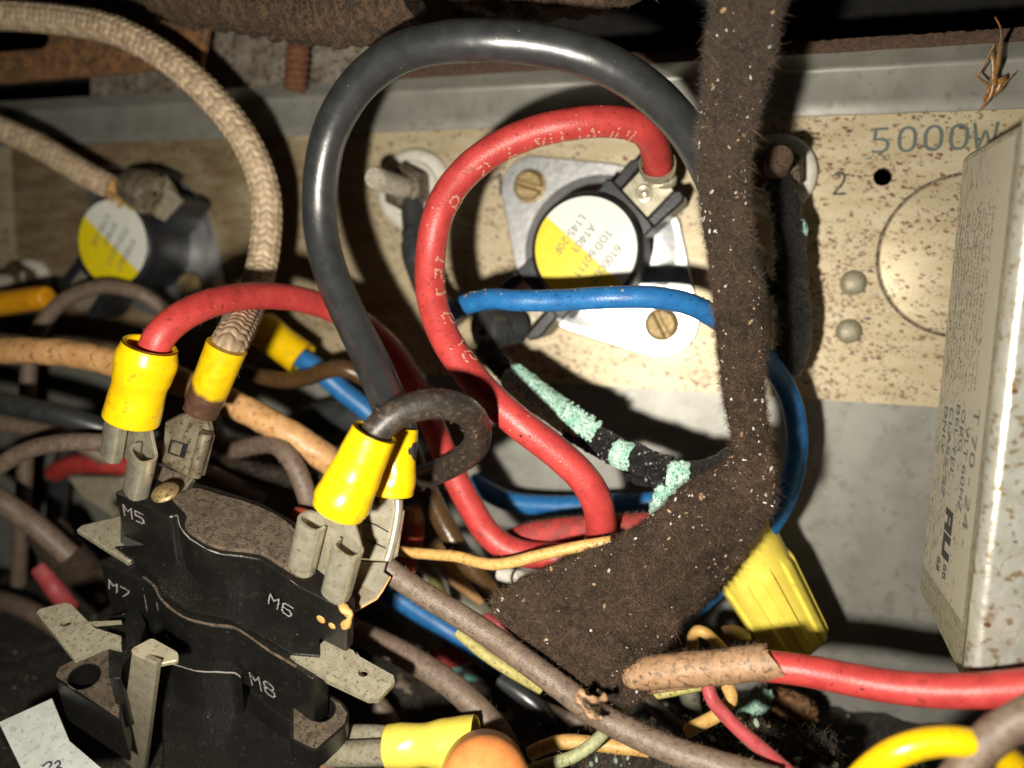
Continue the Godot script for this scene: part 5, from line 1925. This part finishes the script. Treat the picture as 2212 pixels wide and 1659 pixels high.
func build_terminals() -> void:
	var g := "yellow insulated spade terminals"
	# A: open yellow sleeve with the left red wire
	var ta := thing("crimp_terminal", "yellow belled crimp terminal holding the left red wire", "crimp terminal", at(300, 900, 45), g)
	var ha := on_top(275, 1050)
	barrel(ta, [325, 744, ha + 4.0], [283, 908, ha + 3.6], [[0.0, 112], [0.2, 127], [0.42, 119], [0.55, 112], [0.8, 116], [1.0, 118]], M.yellow)
	receptacle(ta, [289, 936, ha + 2.4], [274, 1018, ha], [254, 978, ha - 0.3], [304, 1003, ha + 2.2], M.tin)
	# B: scorched sleeve with the braided cable
	var tb := thing("crimp_terminal", "yellow crimp terminal scorched brown at its lower end, holding the braided cable", "crimp terminal", at(450, 850, 44), g)
	var scorch := func(a: float, z: float) -> Color:
		var edge := 5.1 + 0.8 * sin(a * 1.0 + 2.4) + 0.5 * jit.get_noise_2d(a * 4.0, z * 2.0)
		var f := clampf((z - edge) * 1.1, 0.0, 1.0)
		return Color(0.72, 0.46, 0.006).lerp(Color(0.085, 0.045, 0.03), f)
	var pb := [490, 748, 43]
	var pe := [432, 892, 43]
	var fb := Shape.new()
	barrel_fine(tb, pb, pe, [[0.0, 86], [0.3, 84], [0.75, 80], [1.0, 70]], scorch)
	var ff := frame_from(at(400, 960, 43.5), right_axis, cam_dir(-0.25, 0.12, 0.96))
	var rb := commit("receptacle", plate_px([[1060, 1075], [1150, 1025], [1240, 1000], [1330, 1060], [1350, 1160], [1285, 1420], [1200, 1442], [1035, 1335]], ff, tile5, 1.3, 0.35), M.tin_dark, tb)
	var fw := Transform3D(ff.basis, ff * Vector3(0, 0, 0.03))
	commit("window", plate_px([[1105, 1185], [1222, 1222], [1195, 1315], [1083, 1275]], fw, tile5, 0.02, 0.01), M.bakelite, rb)
	var fi := Transform3D(ff.basis, ff * Vector3(0, 0, 0.09))
	commit("tongue", plate_px([[1118, 1200], [1180, 1220], [1160, 1292], [1100, 1270]], fi, tile5, 0.05, 0.03), M.tin_dark, rb)
	commit("rolled_edge", tube_of(path([[444, 935, 44], [432, 985, 44], [420, 1028, 44]], 0.3), 0.8, 16), M.tin_dark, rb)
	var fg := frame_from(at(360, 1040, 43), right_axis, cam_dir(-0.1, 0.55, 0.8))
	commit("male_tab", plate_px([[950, 1392], [1020, 1350], [1248, 1440], [1190, 1532], [925, 1482]], fg, tile5, 0.8, 0.12), M.tin_dark, tb)
	var fr2 := Shape.new()
	dome(fr2, frame_from(at(357, 1064, 47), right_axis, cam_dir(-0.1, 0.75, 0.6)), 1.7, 0.7, 20)
	tag(commit("rivet", fr2, M.brass), "small brass rivet at the back edge of the relay's dusty top", "rivet")
	commit("silver_pin", tube_of(path([[497, 672, 37], [485, 705, 40], [470, 745, 42]], 0.3), 0.72, 14), M.tin, tb)
	# C: blurred rear sleeve
	var tc := thing("crimp_terminal", "blurred yellow crimp terminal on the blue wire, behind the left red wire", "crimp terminal", at(610, 740, 11), g)
	barrel(tc, [655, 777, 11.5], [562, 708, 12], [[0.0, 76], [0.5, 74], [1.0, 82]], M.yellow)
	commit("tongue", prism_of(frame_from(at(540, 690, 11), right_axis, Vector3(0, 0, 1)), PackedVector2Array([Vector2(-3, -1.5), Vector2(2.5, -2.5), Vector2(2.5, 2.5), Vector2(-3, 3.5)]), -0.4, 0.4, 0.1), M.tin_dull, tc)
	# D: orange-yellow sleeve at the left edge
	var td := thing("crimp_terminal", "orange yellow crimp terminal lying at the left edge below the stud", "crimp terminal", at(20, 650, 16), g)
	barrel(td, [-80, 668, 17], [104, 641, 17], [[0.0, 50], [0.5, 52], [0.9, 50], [1.0, 44]], M.orange_yellow)
	# E: front sleeve with the curled black wire
	var te := thing("crimp_terminal", "front yellow crimp terminal at the end of the curled dusty black wire", "crimp terminal", at(750, 1050, 45), g)
	var he := on_top(697, 1285)
	barrel(te, [810, 932, he + 2.5], [728, 1106, he + 3.2], [[0.0, 100], [0.35, 106], [0.7, 120], [0.88, 128], [1.0, 116]], M.yellow)
	receptacle(te, [718, 1150, he + 2.2], [693, 1250, he + 0.2], [662, 1200, he + 0.6], [738, 1236, he + 1.6], M.tin)
	# F: the sleeve behind it, on the big black loop
	var tf := thing("crimp_terminal", "yellow crimp terminal half hidden behind the front one, with a pale flat blade", "crimp terminal", at(850, 1050, 38), g)
	barrel(tf, [862, 922, 42], [846, 1070, 43], [[0.0, 84], [0.4, 88], [0.8, 98], [1.0, 94]], M.yellow)
	var t3 := func(x: float, y: float) -> Array: return [622.0 + 0.1527 * x, 1071.4 + 0.1527 * y]
	var f3 := frame_from(at(822, 1160, 43), right_axis, cam_dir(0.36, 0.12, 0.92))
	var rp := commit("receptacle", plate_px([[1090, 190], [1130, 90], [1165, -30], [1590, -20], [1602, 170], [1660, 210], [1610, 530], [1560, 850], [1440, 930], [965, 900], [1030, 640], [1010, 440], [1062, 210]], f3, t3, 0.9, 0.2), M.tin, tf)
	var lip := Transform3D(f3.basis, f3 * Vector3(0, 0, 0.04))
	commit("window", plate_px([[1235, 10], [1305, 25], [1285, 140], [1220, 115]], lip, t3, 0.03, 0.01), M.bakelite, rp)
	for e in [[[1060, 350], [1240, 420], [1420, 520], [1432, 508], [1250, 400], [1062, 336]], [[1030, 610], [1150, 640], [1250, 690], [1430, 770], [1432, 758], [1250, 662], [1150, 622], [1032, 600]]]:
		commit("slot", plate_px(e, lip, t3, 0.03, 0.004), M.bakelite, rp)
	var ed := []
	for q in [[1560, 60], [1555, 240], [1500, 560], [1440, 800], [1400, 915]]:
		var p: Array = t3.call(q[0], q[1])
		var l2 := on_frame(f3, p[0], p[1])
		ed.append(f3 * Vector3(l2.x, l2.y, -0.15))
	commit("rolled_edge", tube_of(spline(PackedVector3Array(ed), 0.3), 0.62, 16), M.tin, rp)
	var f4 := frame_from(at(800, 1260, 42.4), right_axis, cam_dir(0.3, 0.42, 0.86))
	var bl := commit("blade", plate_px([[930, 930], [1400, 930], [1360, 1072], [1440, 1130], [1330, 1340], [1250, 1450], [960, 1615], [835, 1540], [850, 1400], [900, 1180]], f4, t3, 0.8, 0.12), M.tin, tf)
	var f5 := Transform3D(f4.basis, f4 * Vector3(0, 0, -0.02))
	commit("copper_edge", plate_px([[1445, 1130], [1458, 1150], [1345, 1352], [1262, 1466], [962, 1632], [945, 1615], [1240, 1440], [1325, 1335]], f5, t3, 0.8, 0.02), M.tan, bl)
	var f6 := Transform3D(f4.basis, f4 * Vector3(0, 0, 0.03))
	commit("scuffed_patch", plate_px([[905, 1210], [1080, 1290], [1230, 1370], [1190, 1450], [960, 1560], [870, 1500], [870, 1390]], f6, t3, 0.02, 0.004), M.tin_dark, bl)
	# beige drip that joins the blade's corner to the relay
	var dr := Shape.new()
	tube(dr, path([[737, 1306, 48], [748, 1320, 48.5], [757, 1326, 48.5], [752, 1342, 48.5], [745, 1352, 48]], 0.2), func(s, a): return 0.42 + 0.16 * sin(s * 2.2), 12, null, true, 0.2)
	tag(commit("resin_drip", dr, M.cream_wire), "beige resin drip at the relay's corner under the pale blade", "drip")
	# G: terminal at the bottom, its rails towards the relay
	var tg := thing("crimp_terminal", "yellow crimp terminal lying level at the bottom beside the orange cap", "crimp terminal", at(900, 1610, 42), g)
	barrel(tg, [1030, 1604, 40], [834, 1612, 42], [[0.0, 112], [0.35, 104], [0.6, 88], [0.85, 94], [1.0, 90]], M.yellow_pale)
	var rail1 := tube_of(path([[757, 1584, 39], [800, 1584, 39.5], [850, 1588, 40]], 0.3), 1.1, 18)
	var rc := commit("rolled_rail", rail1, M.tin_dull, tg)
	commit("rolled_rail", tube_of(path([[711, 1629, 42], [780, 1627, 42.5], [838, 1624, 43]], 0.3), 1.55, 20), M.tin_dull, tg)
	var f7 := frame_from(at(780, 1605, 40), right_axis, cam_dir(0, 0.35, 0.93))
	commit("floor", plate_px([[735, 1572], [850, 1574], [850, 1650], [715, 1650]], f7, func(x, y): return [x, y], 0.35, 0.08), M.tin_dull, tg)
	var f8 := frame_from(at(640, 1630, 38), right_axis, cam_dir(-0.1, 0.6, 0.78))
	tag(commit("mounting_bracket", plate_px([[574, 1604], [610, 1590], [642, 1622], [682, 1634], [720, 1602], [745, 1597], [752, 1640], [712, 1662], [690, 1700], [622, 1700], [624, 1640]], f8, func(x, y): return [x, y], 0.8, 0.15), M.rust_plate), "dusty brown bracket plate between the relay's right ear and the bottom terminal", "bracket")
	# the red wire's crimp on the centre thermostat
	var rcmp := thing("crimp_lug", "short crimp lug gripping the red wire at the centre thermostat's upper terminal", "lug", at(1420, 372, 11))
	var c0 := at(1420, 352, 13)
	var c1 := at(1421, 384, 10)
	var cl := Shape.new()
	lathe(cl, frame_from(c0, Vector3(1, 0, 0), c1 - c0), [[2.35, 0.0], [2.55, 0.0], [2.5, 1.2], [2.3, 2.2], [1.7, 3.0], [0.0, 3.2]], 30)
	commit("crimp", cl, M.tin, rcmp)
	var eye := Shape.new()
	lathe(eye, Transform3D(Basis.IDENTITY, at(1437, 385, 9.4)), [[1.55, -1.6], [1.55, 0.0], [1.35, 0.15], [1.1, 0.05], [1.05, -1.0], [0.0, -1.0]], 24)
	commit("eyelet", eye, M.tin_dull, rcmp)
	# rubber boot on the lower terminal
	var bt := thing("rubber_boot", "cracked black rubber boot on the thermostat's lower terminal, left of the silver plate", "boot", at(1060, 712, 12))
	var b0 := at(1038, 713, 15)
	var b1 := at(1118, 703, 9.5)
	var bs := Shape.new()
	var ln := b0.distance_to(b1)
	lathe(bs, frame_from(b0, Vector3(0, 1, 0), b1 - b0), [[0.0, 0.25], [1.9, 0.2], [2.35, 0.0], [2.95, 0.15], [3.1, 0.7], [3.0, ln * 0.45], [2.85, ln * 0.52], [2.95, ln * 0.6], [2.8, ln], [0.0, ln]], 36, func(a, z): return 0.10 * jit.get_noise_2d(a * 5.0, z * 4.0))
	commit("sleeve", bs, M.black, bt)
	for k in 3:
		var cr := PackedVector3Array()
		for i in 6:
			var a := 1.0 + 0.32 * i
			var f := frame_from(b0, Vector3(0, 1, 0), b1 - b0)
			cr.append(f * Vector3(cos(a) * 3.0, sin(a) * 3.0, ln * (0.28 + 0.14 * k) + 0.3 * sin(i * 1.9 + k)))
		commit("crack", tube_of(spline(cr, 0.2), 0.09, 6), M.void, bt)
	commit("metal_tip", tube_of(path([[1118, 706, 9], [1128, 722, 8.5], [1140, 716, 8.5]], 0.2), 0.5, 10), M.tin, bt)
	# black strap from the left stud
	tag(commit("stud_lead", tube_of(path([[885, 425, 4.6], [890, 470, 5.5], [894, 520, 7], [908, 580, 8], [940, 650, 8], [985, 700, 8]], 0.4), func(s, a): return (1.9 if s < 8.0 else 2.3) * (1.0 - 0.35 * absf(cos(a)) if s < 6.0 else 1.0), 20, null, true, 0.15), M.black), "black lead hanging from the terminal stud behind the red loop", "lead")
	# copper lug of the frayed cable
	var lg := thing("copper_lug", "tarnished copper lug joining the frayed braided cable to the left thermostat", "lug", at(330, 420, 10))
	var l0 := at(268, 400, 10.5)
	var l1 := at(352, 428, 10.5)
	var ls := Shape.new()
	lathe(ls, frame_from(l0, Vector3(0, 1, 0), l1 - l0), [[2.0, 0.0], [2.5, 0.5], [3.4, 2.5], [3.9, 4.2], [3.8, 6.0], [3.2, 7.4], [0.0, 8.0]], 32, func(a, z): return 0.25 * jit.get_noise_2d(a * 3.0, z * 2.0))
	commit("ferrule", ls, M.tin_dark, lg)
	var fl := frame_from(at(345, 450, 9.6), right_axis, Vector3(0, 0, 1))
	commit("tongue", plate_px([[300, 412], [360, 400], [392, 432], [352, 478], [300, 450]], fl, func(x, y): return [x, y], 0.7, 0.15), M.tin_dull, lg)
	for i in 26:
		var e := Vector3(rng.randf_range(-1, 1), rng.randf_range(-1.3, 1.0), rng.randf_range(-0.6, 1.0))
		var a := at(236 + rng.randf_range(-8, 8), 402 + rng.randf_range(-14, 16), 11 + rng.randf_range(-1.5, 1.5))
		var b := at(272 + rng.randf_range(-14, 22), 418 + rng.randf_range(-26, 40), 11 + rng.randf_range(-1.5, 2.0))
		commit("frayed_strand", tube_of(spline(PackedVector3Array([a, (a + b) * 0.5 + e * 0.8, b]), 0.3), rng.randf_range(0.16, 0.42), 8), M.cream_wire if i % 3 else M.tan, lg)


func barrel_fine(parent: Node3D, a: Array, b: Array, prof: Array, tint: Callable) -> void:
	var pa := at(a[0], a[1], a[2])
	var pb := at(b[0], b[1], b[2])
	var l := pa.distance_to(pb)
	var sc := 0.5 / per_mm((a[0] + b[0]) * 0.5, (a[1] + b[1]) * 0.5, (a[2] + b[2]) * 0.5)
	var pts := PackedVector3Array()
	for i in 61:
		pts.append(pa.lerp(pb, i / 60.0))
	var rad := func(s: float, ang: float) -> float:
		var t := s / l
		var k := 0
		while k < prof.size() - 2 and prof[k + 1][0] < t:
			k += 1
		var f := clampf((t - prof[k][0]) / (prof[k + 1][0] - prof[k][0]), 0, 1)
		var r: float = lerpf(prof[k][1], prof[k + 1][1], f) * sc
		var melt := clampf((t - 0.6) * 2.5, 0.0, 1.0)
		return r + melt * 0.22 * jit.get_noise_3d(cos(ang) * 9.0, sin(ang) * 9.0, s * 5.0)
	commit("barrel", tube_of(pts, rad, 48, func(s, ang): return tint.call(ang, s)), M.burnt, parent)


# ------------------------------------------------------------------ corroded cable

func crust(pts: Array, r: float, amount: float, seg := 40, step := 0.16) -> Shape:
	var off := rng.randf() * 90.0
	return tube_of(path(pts, step), func(s, a): return r + amount * jit.get_noise_3d(cos(a) * 9.0 + off, sin(a) * 9.0, s * 4.5) + amount * 0.6 * jit.get_noise_3d(cos(a) * 30.0, sin(a) * 30.0 + off, s * 16.0), seg)


# part of a crust: only where the angle (0 = towards the viewer) lies between a0 and a1, ragged
func shell(pts: Array, r: float, a0: float, a1: float, amount: float) -> Shape:
	var sh := Shape.new()
	var pa := path(pts, 0.16)
	var fr := frames(pa)
	var off := rng.randf() * 90.0
	var pos := PackedVector3Array()
	for i in pa.size():
		var s := i * 0.16
		var e0 := a0 + 0.5 * jit.get_noise_2d(s * 8.0, off)
		var e1 := a1 + 0.5 * jit.get_noise_2d(s * 8.0, off + 50.0)
		var endt := minf(i, pa.size() - 1 - i) / 5.0
		for j in 30:
			var a := lerpf(e0, e1, j / 29.0)
			var edge := minf(1.0, minf(j, 29 - j) / 3.0) * minf(1.0, endt)
			var rr := r * 0.86 + r * 0.2 * edge + amount * edge * jit.get_noise_3d(cos(a) * 26.0 + off, sin(a) * 26.0, s * 2.2)
			pos.append(pa[i] + (fr[i][1] * cos(a) + fr[i][2] * sin(a)) * rr + fr[i][0] * (0.5 * jit.get_noise_2d(a * 9.0, off) if endt < 0.9 else 0.0))
	sh.grid(pos, pa.size(), 30, false)
	return sh


func build_cable() -> void:
	var t := thing("corroded_cable", "charred black cable crusted with green verdigris, running under the red loop to the felt", "cable", at(1280, 940, 23))
	var way := [[1045, 752, 14], [1105, 812, 18], [1180, 880, 20], [1262, 938, 22], [1335, 978, 24], [1405, 1006, 25], [1470, 1024, 26], [1530, 1018, 26], [1590, 990, 25]]
	var r := 25.0 / per_mm(1260, 938, 22)
	commit("charred_core", crust(way, r, 0.35), M.char, t)
	for w in [[[1232, 920, 21.5], [1262, 937, 22], [1300, 958, 23], [1332, 976, 24]], [[1366, 985, 24.5], [1398, 1003, 25], [1430, 1014, 25.5], [1448, 1019, 25.7]]]:
		var sh := crust(w, r * 1.22, 0.3)
		var o := commit("charred_sleeve", sh, M.char, t)
		flecks(o, "shiny_beads", sh, 220, 0.2, [Color(0.02, 0.02, 0.022), Color(0.05, 0.05, 0.055), Color(0.25, 0.27, 0.28)], null, 0.9)
	commit("verdigris", shell([[1100, 806, 18], [1150, 848, 19], [1205, 888, 20.5], [1275, 936, 22]], r * 1.36, -1.9, 1.5, 0.22), M.verdigris, t)
	commit("verdigris", shell([[1215, 893, 21.5], [1255, 918, 22.2], [1296, 940, 23]], r * 1.5, -1.2, 0.4, 0.3), M.verdigris, t)
	commit("verdigris", shell([[1326, 972, 24], [1348, 982, 24.4], [1372, 992, 24.8]], r * 1.2, -1.7, 1.6, 0.25), M.verdigris, t)
	commit("verdigris", shell([[1440, 1016, 25.6], [1466, 1024, 26], [1492, 1024, 26]], r * 1.15, -1.5, 1.4, 0.35), M.verdigris, t)
	commit("verdigris", crust([[1470, 1030, 26], [1444, 1055, 25], [1430, 1082, 24], [1424, 1110, 23]], 1.25, 0.7, 24), M.verdigris, t)
	commit("charred_flap", crust([[1352, 1030, 24], [1385, 1042, 24.6], [1420, 1044, 25]], 0.45, 0.3, 14), M.char, t)
	# charred lead hanging from the right stud
	var t2 := thing("charred_lead", "charred black lead with ragged tape hanging from the right stud beside the felt", "lead", at(1710, 600, 9))
	var s1 := crust([[1680, 400, 6], [1694, 450, 8], [1702, 500, 9], [1706, 560, 9], [1706, 615, 9]], 2.2, 0.35)
	commit("tape", s1, M.char, t2)
	var s2 := crust([[1704, 608, 9], [1708, 650, 9.5], [1712, 700, 9.5], [1710, 745, 9], [1690, 800, 9]], 2.5, 0.3)
	commit("sleeve", s2, M.char, t2)
	commit("verdigris", shell([[1712, 470, 9], [1722, 492, 9], [1724, 512, 9]], 1.2, -2.0, 0.6, 0.4), M.verdigris, t2)
	commit("verdigris", shell([[1716, 690, 10], [1726, 698, 10], [1734, 706, 10]], 0.9, -1.6, 1.0, 0.3), M.verdigris, t2)


# ------------------------------------------------------------------ felt strip

func build_felt() -> void:
	var left := [[1545, -60, 34], [1524, 130, 32], [1510, 280, 30], [1512, 430, 28.5], [1534, 565, 28], [1550, 715, 28], [1567, 860, 29], [1586, 962, 30], [1556, 1012, 31], [1472, 1062, 32], [1392, 1140, 33], [1272, 1198, 34], [1142, 1248, 35], [1066, 1302, 35], [1120, 1392, 36], [1212, 1470, 37], [1290, 1520, 38]]
	var rightp := [[1706, -60, 34], [1664, 140, 32], [1624, 310, 30], [1617, 450, 28.5], [1640, 590, 28], [1650, 720, 28], [1653, 860, 29], [1664, 970, 30], [1676, 1070, 31], [1650, 1135, 29], [1602, 1200, 27], [1546, 1280, 27], [1462, 1362, 31], [1412, 1425, 36], [1402, 1472, 37], [1384, 1505, 38], [1335, 1528, 38.5]]
	var n := left.size()
	var sub := 16
	var rows := (n - 1) * sub + 1
	var ls := PackedVector3Array()
	var rs := PackedVector3Array()
	for i in rows:
		var k := mini(i / sub, n - 2)
		var t := (i - k * sub) / float(sub)
		for e in 2:
			var src: Array = left if e == 0 else rightp
			var q := []
			for m in 4:
				var p: Array = src[clampi(k + m - 1, 0, n - 1)]
				q.append(at(p[0], p[1], p[2]))
			var w: Vector3 = q[1].cubic_interpolate(q[2], q[0], q[3], t)
			if e == 0:
				ls.append(w)
			else:
				rs.append(w)
	var seg := 72
	var pos := PackedVector3Array()
	for i in rows:
		var across := (rs[i] - ls[i]) * 0.5
		var mid := (rs[i] + ls[i]) * 0.5
		var i0 := maxi(i - 3, 0)
		var i1 := mini(i + 3, rows - 1)
		var tng := (rs[i1] + ls[i1] - rs[i0] - ls[i0]).normalized()
		var nn := across.cross(tng).normalized()
		if nn.dot(back_axis) < 0.0:
			nn = -nn
		nn = (nn + back_axis * 0.8).normalized()
		var w := across.length()
		for j in seg:
			var a := TAU * j / seg
			var cx := signf(cos(a)) * pow(absf(cos(a)), 0.55)
			var cz := signf(sin(a)) * pow(absf(sin(a)), 0.75)
			var lump := jit.get_noise_3d(i * 0.9, cx * w * 1.6, cz * 3.0)
			var big := jit.get_noise_3d(i * 0.33, cx * w * 0.55, 40.0 + cz)
			var fine := jit.get_noise_3d(i * 4.0, cx * w * 7.0, cz * 9.0)
			var p := mid + across * (cx * (1.0 + 0.07 * fine + 0.07 * lump)) + nn * (cz * (1.5 + 0.75 * lump + 0.5 * big + 0.3 * fine) - 0.8)
			pos.append(p)
	var sh := Shape.new()
	sh.grid(pos, rows, seg, true)
	# orientation of the surface: make sure that normals leave the body
	var mid0 := (ls[4] + rs[4]) * 0.5
	if sh.n[4 * seg].dot(sh.v[4 * seg] - mid0) < 0.0:
		for i in sh.n.size():
			sh.n[i] = -sh.n[i]
		for i in range(0, sh.idx.size(), 3):
			var q := sh.idx[i + 1]
			sh.idx[i + 1] = sh.idx[i + 2]
			sh.idx[i + 2] = q
	var o := commit("felt_strip", sh, M.felt)
	tag(o, "fuzzy dark brown felt strip hanging from the top and folding down to the left", "felt strip")
	var facing_cam := func(p: Vector3, nn: Vector3) -> bool: return nn.dot(back_axis) > -0.35
	hairs(o, "fibres", sh, 52000, 0.95, 0.036, [Color(0.056, 0.032, 0.018), Color(0.085, 0.05, 0.028), Color(0.032, 0.019, 0.012), Color(0.14, 0.085, 0.05)], 1.7, facing_cam)
	hairs(o, "long_fibres", sh, 3600, 2.1, 0.03, [Color(0.15, 0.09, 0.05), Color(0.22, 0.14, 0.08), Color(0.08, 0.05, 0.03)], 2.0, facing_cam)
	flecks(o, "lint_specks", sh, 600, 0.25, [Color(0.5, 0.47, 0.41), Color(0.36, 0.29, 0.19), Color(0.52, 0.52, 0.5), Color(0.3, 0.19, 0.1)], facing_cam)
	flecks(o, "straw_chips", sh, 40, 0.45, [Color(0.40, 0.28, 0.15), Color(0.30, 0.19, 0.09), Color(0.5, 0.45, 0.35)], facing_cam, 0.3)


# ------------------------------------------------------------------ wire nuts

func build_wire_nuts() -> void:
	# yellow wire connector: mouth under the felt, ribbed closed end at lower right
	var a := at(1578, 1140, 13)
	var b := at(1728, 1400, 13)
	var l := a.distance_to(b)
	var t := thing("wire_nut", "pale yellow ribbed wire connector sticking out from under the felt", "wire connector", a)
	var fr := frame_from(a, right_axis, b - a)
	var prof := [[4.2, 0.5], [5.3, 0.0], [5.75, 0.3]]
	for i in 40:
		var s := i / 39.0
		prof.append([lerpf(5.75, 4.35, s), 0.5 + (l - 1.6) * s])
	prof.append([4.2, l - 0.7])
	prof.append([3.7, l - 0.2])
	prof.append([3.0, l])
	prof.append([0.0, l])
	var sh := Shape.new()
	var pos := PackedVector3Array()
	var seg := 360
	for p in prof:
		for j in seg:
			var an := TAU * j / seg
			var s := clampf((p[1] / l - 0.30) * 14.0, 0.0, 1.0)
			var w := fposmod(an / TAU * 9.0, 1.0)
			var ridge := smoothstep(0.0, 0.07, w) * (1.0 - smoothstep(0.45, 0.52, w))
			var wing := 0.0
			var r: float = p[0] + 0.42 * ridge * s * (1.0 if p[1] < l - 0.3 else 0.3) + wing
			pos.append(fr * Vector3(cos(an) * r, sin(an) * r, p[1]))
	sh.grid(pos, prof.size(), seg, true)
	var o := commit("shell", sh, M.yellow_pale, t)
	for i in sh.n.size():
		pass
	# orange cap at the bottom edge
	var c := at(1048, 1694, 52)
	var oc := thing("wire_nut", "smooth orange cap at the bottom edge in front of the yellow terminal", "wire connector", c)
	var dm := Shape.new()
	var r := 98.0 / per_mm(1048, 1694, 52)
	var of := frame_from(c, right_axis, cam_dir(0.05, 0.35, 0.93))
	var pr := []
	for i in 17:
		var ang := PI * 0.5 * i / 16.0
		pr.append([r * cos(ang), r * 0.72 * sin(ang)])
	pr.push_front([r * 1.02, -6.0])
	lathe(dm, of, pr, 56)
	commit("dome", dm, M.orange, oc)


# ------------------------------------------------------------------ small things

func build_small_things() -> void:
	# dry insect husk on the flange
	var t := thing("insect_husk", "dry brown insect husk clinging to the grey flange at upper right", "insect husk", at(2145, 160, 3))
	var k := func(x: float, y: float, h: float) -> Array: return [2016.0 + 0.1736 * x, 0.1736 * y, h]
	var limb := func(called: String, ps: Array, r0: float, r1: float) -> void:
		var q := []
		for p in ps:
			q.append(k.call(float(p[0]), float(p[1]), float(p[2])))
		var pa := path(q, 0.18)
		var tot := pa.size() * 0.18
		commit(called, tube_of(pa, func(s, a): return maxf(0.04, lerpf(r0, r1, s / tot) * (1.0 + 0.25 * sin(a * 2.0))), 12, null, true, 0.06), M.husk, t)
	limb.call("feeler", [[770, 215, 17], [830, 320, 16], [850, 440, 13], [835, 600, 8], [805, 780, 5], [770, 900, 4]], 0.10, 0.42)
	limb.call("front_leg", [[760, 560, 6], [730, 660, 5], [755, 800, 4.5], [752, 980, 4]], 0.16, 0.42)
	limb.call("leg", [[755, 560, 6], [680, 720, 5.5], [600, 860, 5], [540, 950, 4.6]], 0.10, 0.16)
	limb.call("leg", [[545, 950, 4.6], [620, 1010, 4], [700, 1060, 3.4]], 0.15, 0.22)
	limb.call("leg", [[1020, 905, 3], [930, 1000, 3], [850, 1090, 3]], 0.06, 0.14)
	limb.call("body", [[750, 950, 3.6], [755, 1020, 3.2], [740, 1110, 3.0], [710, 1200, 2.8], [650, 1290, 2.4], [565, 1390, 1.6]], 0.55, 0.12)
	limb.call("wing_case", [[715, 1060, 3.2], [680, 1140, 3.2], [650, 1220, 2.6], [640, 1260, 2.0]], 0.35, 0.10)
	limb.call("abdomen", [[840, 960, 2.6], [850, 1040, 2.4], [800, 1130, 2.2], [740, 1200, 1.8]], 0.75, 0.3)
	# screws and blocks dimly seen behind the left wires
	var w := at(388, 614, 6)
	screw(Vector3(w.x, w.y, 3.0), Vector3(1, 0.5, 0), 1.9, "small blurred screw head right of the brown arching wire", M.brass)
	var fb := frame_from(at(205, 1062, 14), right_axis, Vector3(-0.1, 0.15, 1).normalized())
	tag(commit("insulator_block", plate_px([[140, 1028], [262, 1030], [292, 1085], [238, 1118], [178, 1080]], fb, func(x, y): return [x, y], 3.0, 0.5), M.steel_plate), "dusty beige block behind the left spade terminal, above the relay's corner", "block")
	# damaged patch on the long brown wire
	var sc := Shape.new()
	tube(sc, path([[1246, 1500, 44.2], [1258, 1524, 45], [1280, 1546, 45.2], [1300, 1550, 45]], 0.2), func(s, a): return 0.34 + 0.14 * sin(s * 3.0), 12, null, true, 0.25)
	var sp := commit("scraped_patch", sc, M.tan_dull)
	tag(sp, "scraped patch of frayed tan fibre on the long brown wire's bend", "patch")
	var sc2 := Shape.new()
	tube(sc2, path([[1252, 1490, 44.4], [1268, 1506, 45.2], [1288, 1512, 45], [1306, 1505, 44]], 0.2), func(s, a): return 0.3 + 0.14 * sin(s * 4.0), 10, null, true, 0.25)
	commit("torn_edge", sc2, M.tan_dull, sp)
	hairs(sp, "fibres", sc, 260, 1.3, 0.04, [Color(0.2, 0.14, 0.08), Color(0.08, 0.06, 0.04)], 2.0)
	# dried leaf scrap and corroded lumps low on the right
	var lf := Shape.new()
	var pos := PackedVector3Array()
	for i in 12:
		for j in 9:
			var u := i / 11.0
			var v := j / 8.0 - 0.5
			var wd := sin(PI * clampf(u * 0.9 + 0.1, 0, 1)) * 5.2
			var p := at(lerpf(1530, 1622, u), lerpf(1408, 1372, u), 17.0)
			pos.append(p + Vector3(-0.25, 0.9, 0.2) * v * wd + Vector3(0, 0, 1.4 * cos(v * 5.0) + 0.4 * jit.get_noise_2d(i * 6.0, j * 6.0)))
	lf.grid(pos, 12, 9, false)
	tag(commit("leaf_scrap", lf, M.brown), "curled dark brown leaf scrap in shade below the yellow wire connector", "leaf")
	var ln := crust([[1672, 1518, 8], [1700, 1524, 9], [1722, 1532, 9], [1740, 1545, 8]], 2.2, 0.9, 30)
	tag(commit("corroded_lump", ln, M.rust_plate), "brown corroded lump low under the thick red wire", "lump")
	var ln2 := shell([[1594, 1532, 12], [1622, 1528, 12.5], [1644, 1508, 12.5], [1650, 1488, 12]], 1.5, -2.2, 1.6, 0.6)
	tag(commit("verdigris_flake", ln2, M.verdigris), "pale green corrosion flake behind the faded red wire", "flake")
	# thick ragged debris pile along the bottom
	var heap := crust([[1130, 1700, 26], [1300, 1668, 24], [1480, 1640, 22], [1640, 1655, 22], [1800, 1690, 22]], 5.2, 1.8, 40, 0.3)
	var hp := commit("debris", heap, M.floor)
	hp.set_meta("kind", "stuff")
	tag(hp, "dark crumbly debris with green corrosion along the bottom edge", "debris")
	hairs(hp, "fluff", heap, 5000, 1.2, 0.05, [Color(0.2, 0.15, 0.09), Color(0.09, 0.065, 0.04), Color(0.3, 0.24, 0.15)], 1.6)
	flecks(hp, "crumbs", heap, 900, 0.6, [Color(0.25, 0.33, 0.25), Color(0.09, 0.065, 0.04), Color(0.18, 0.13, 0.08), Color(0.35, 0.42, 0.33)])
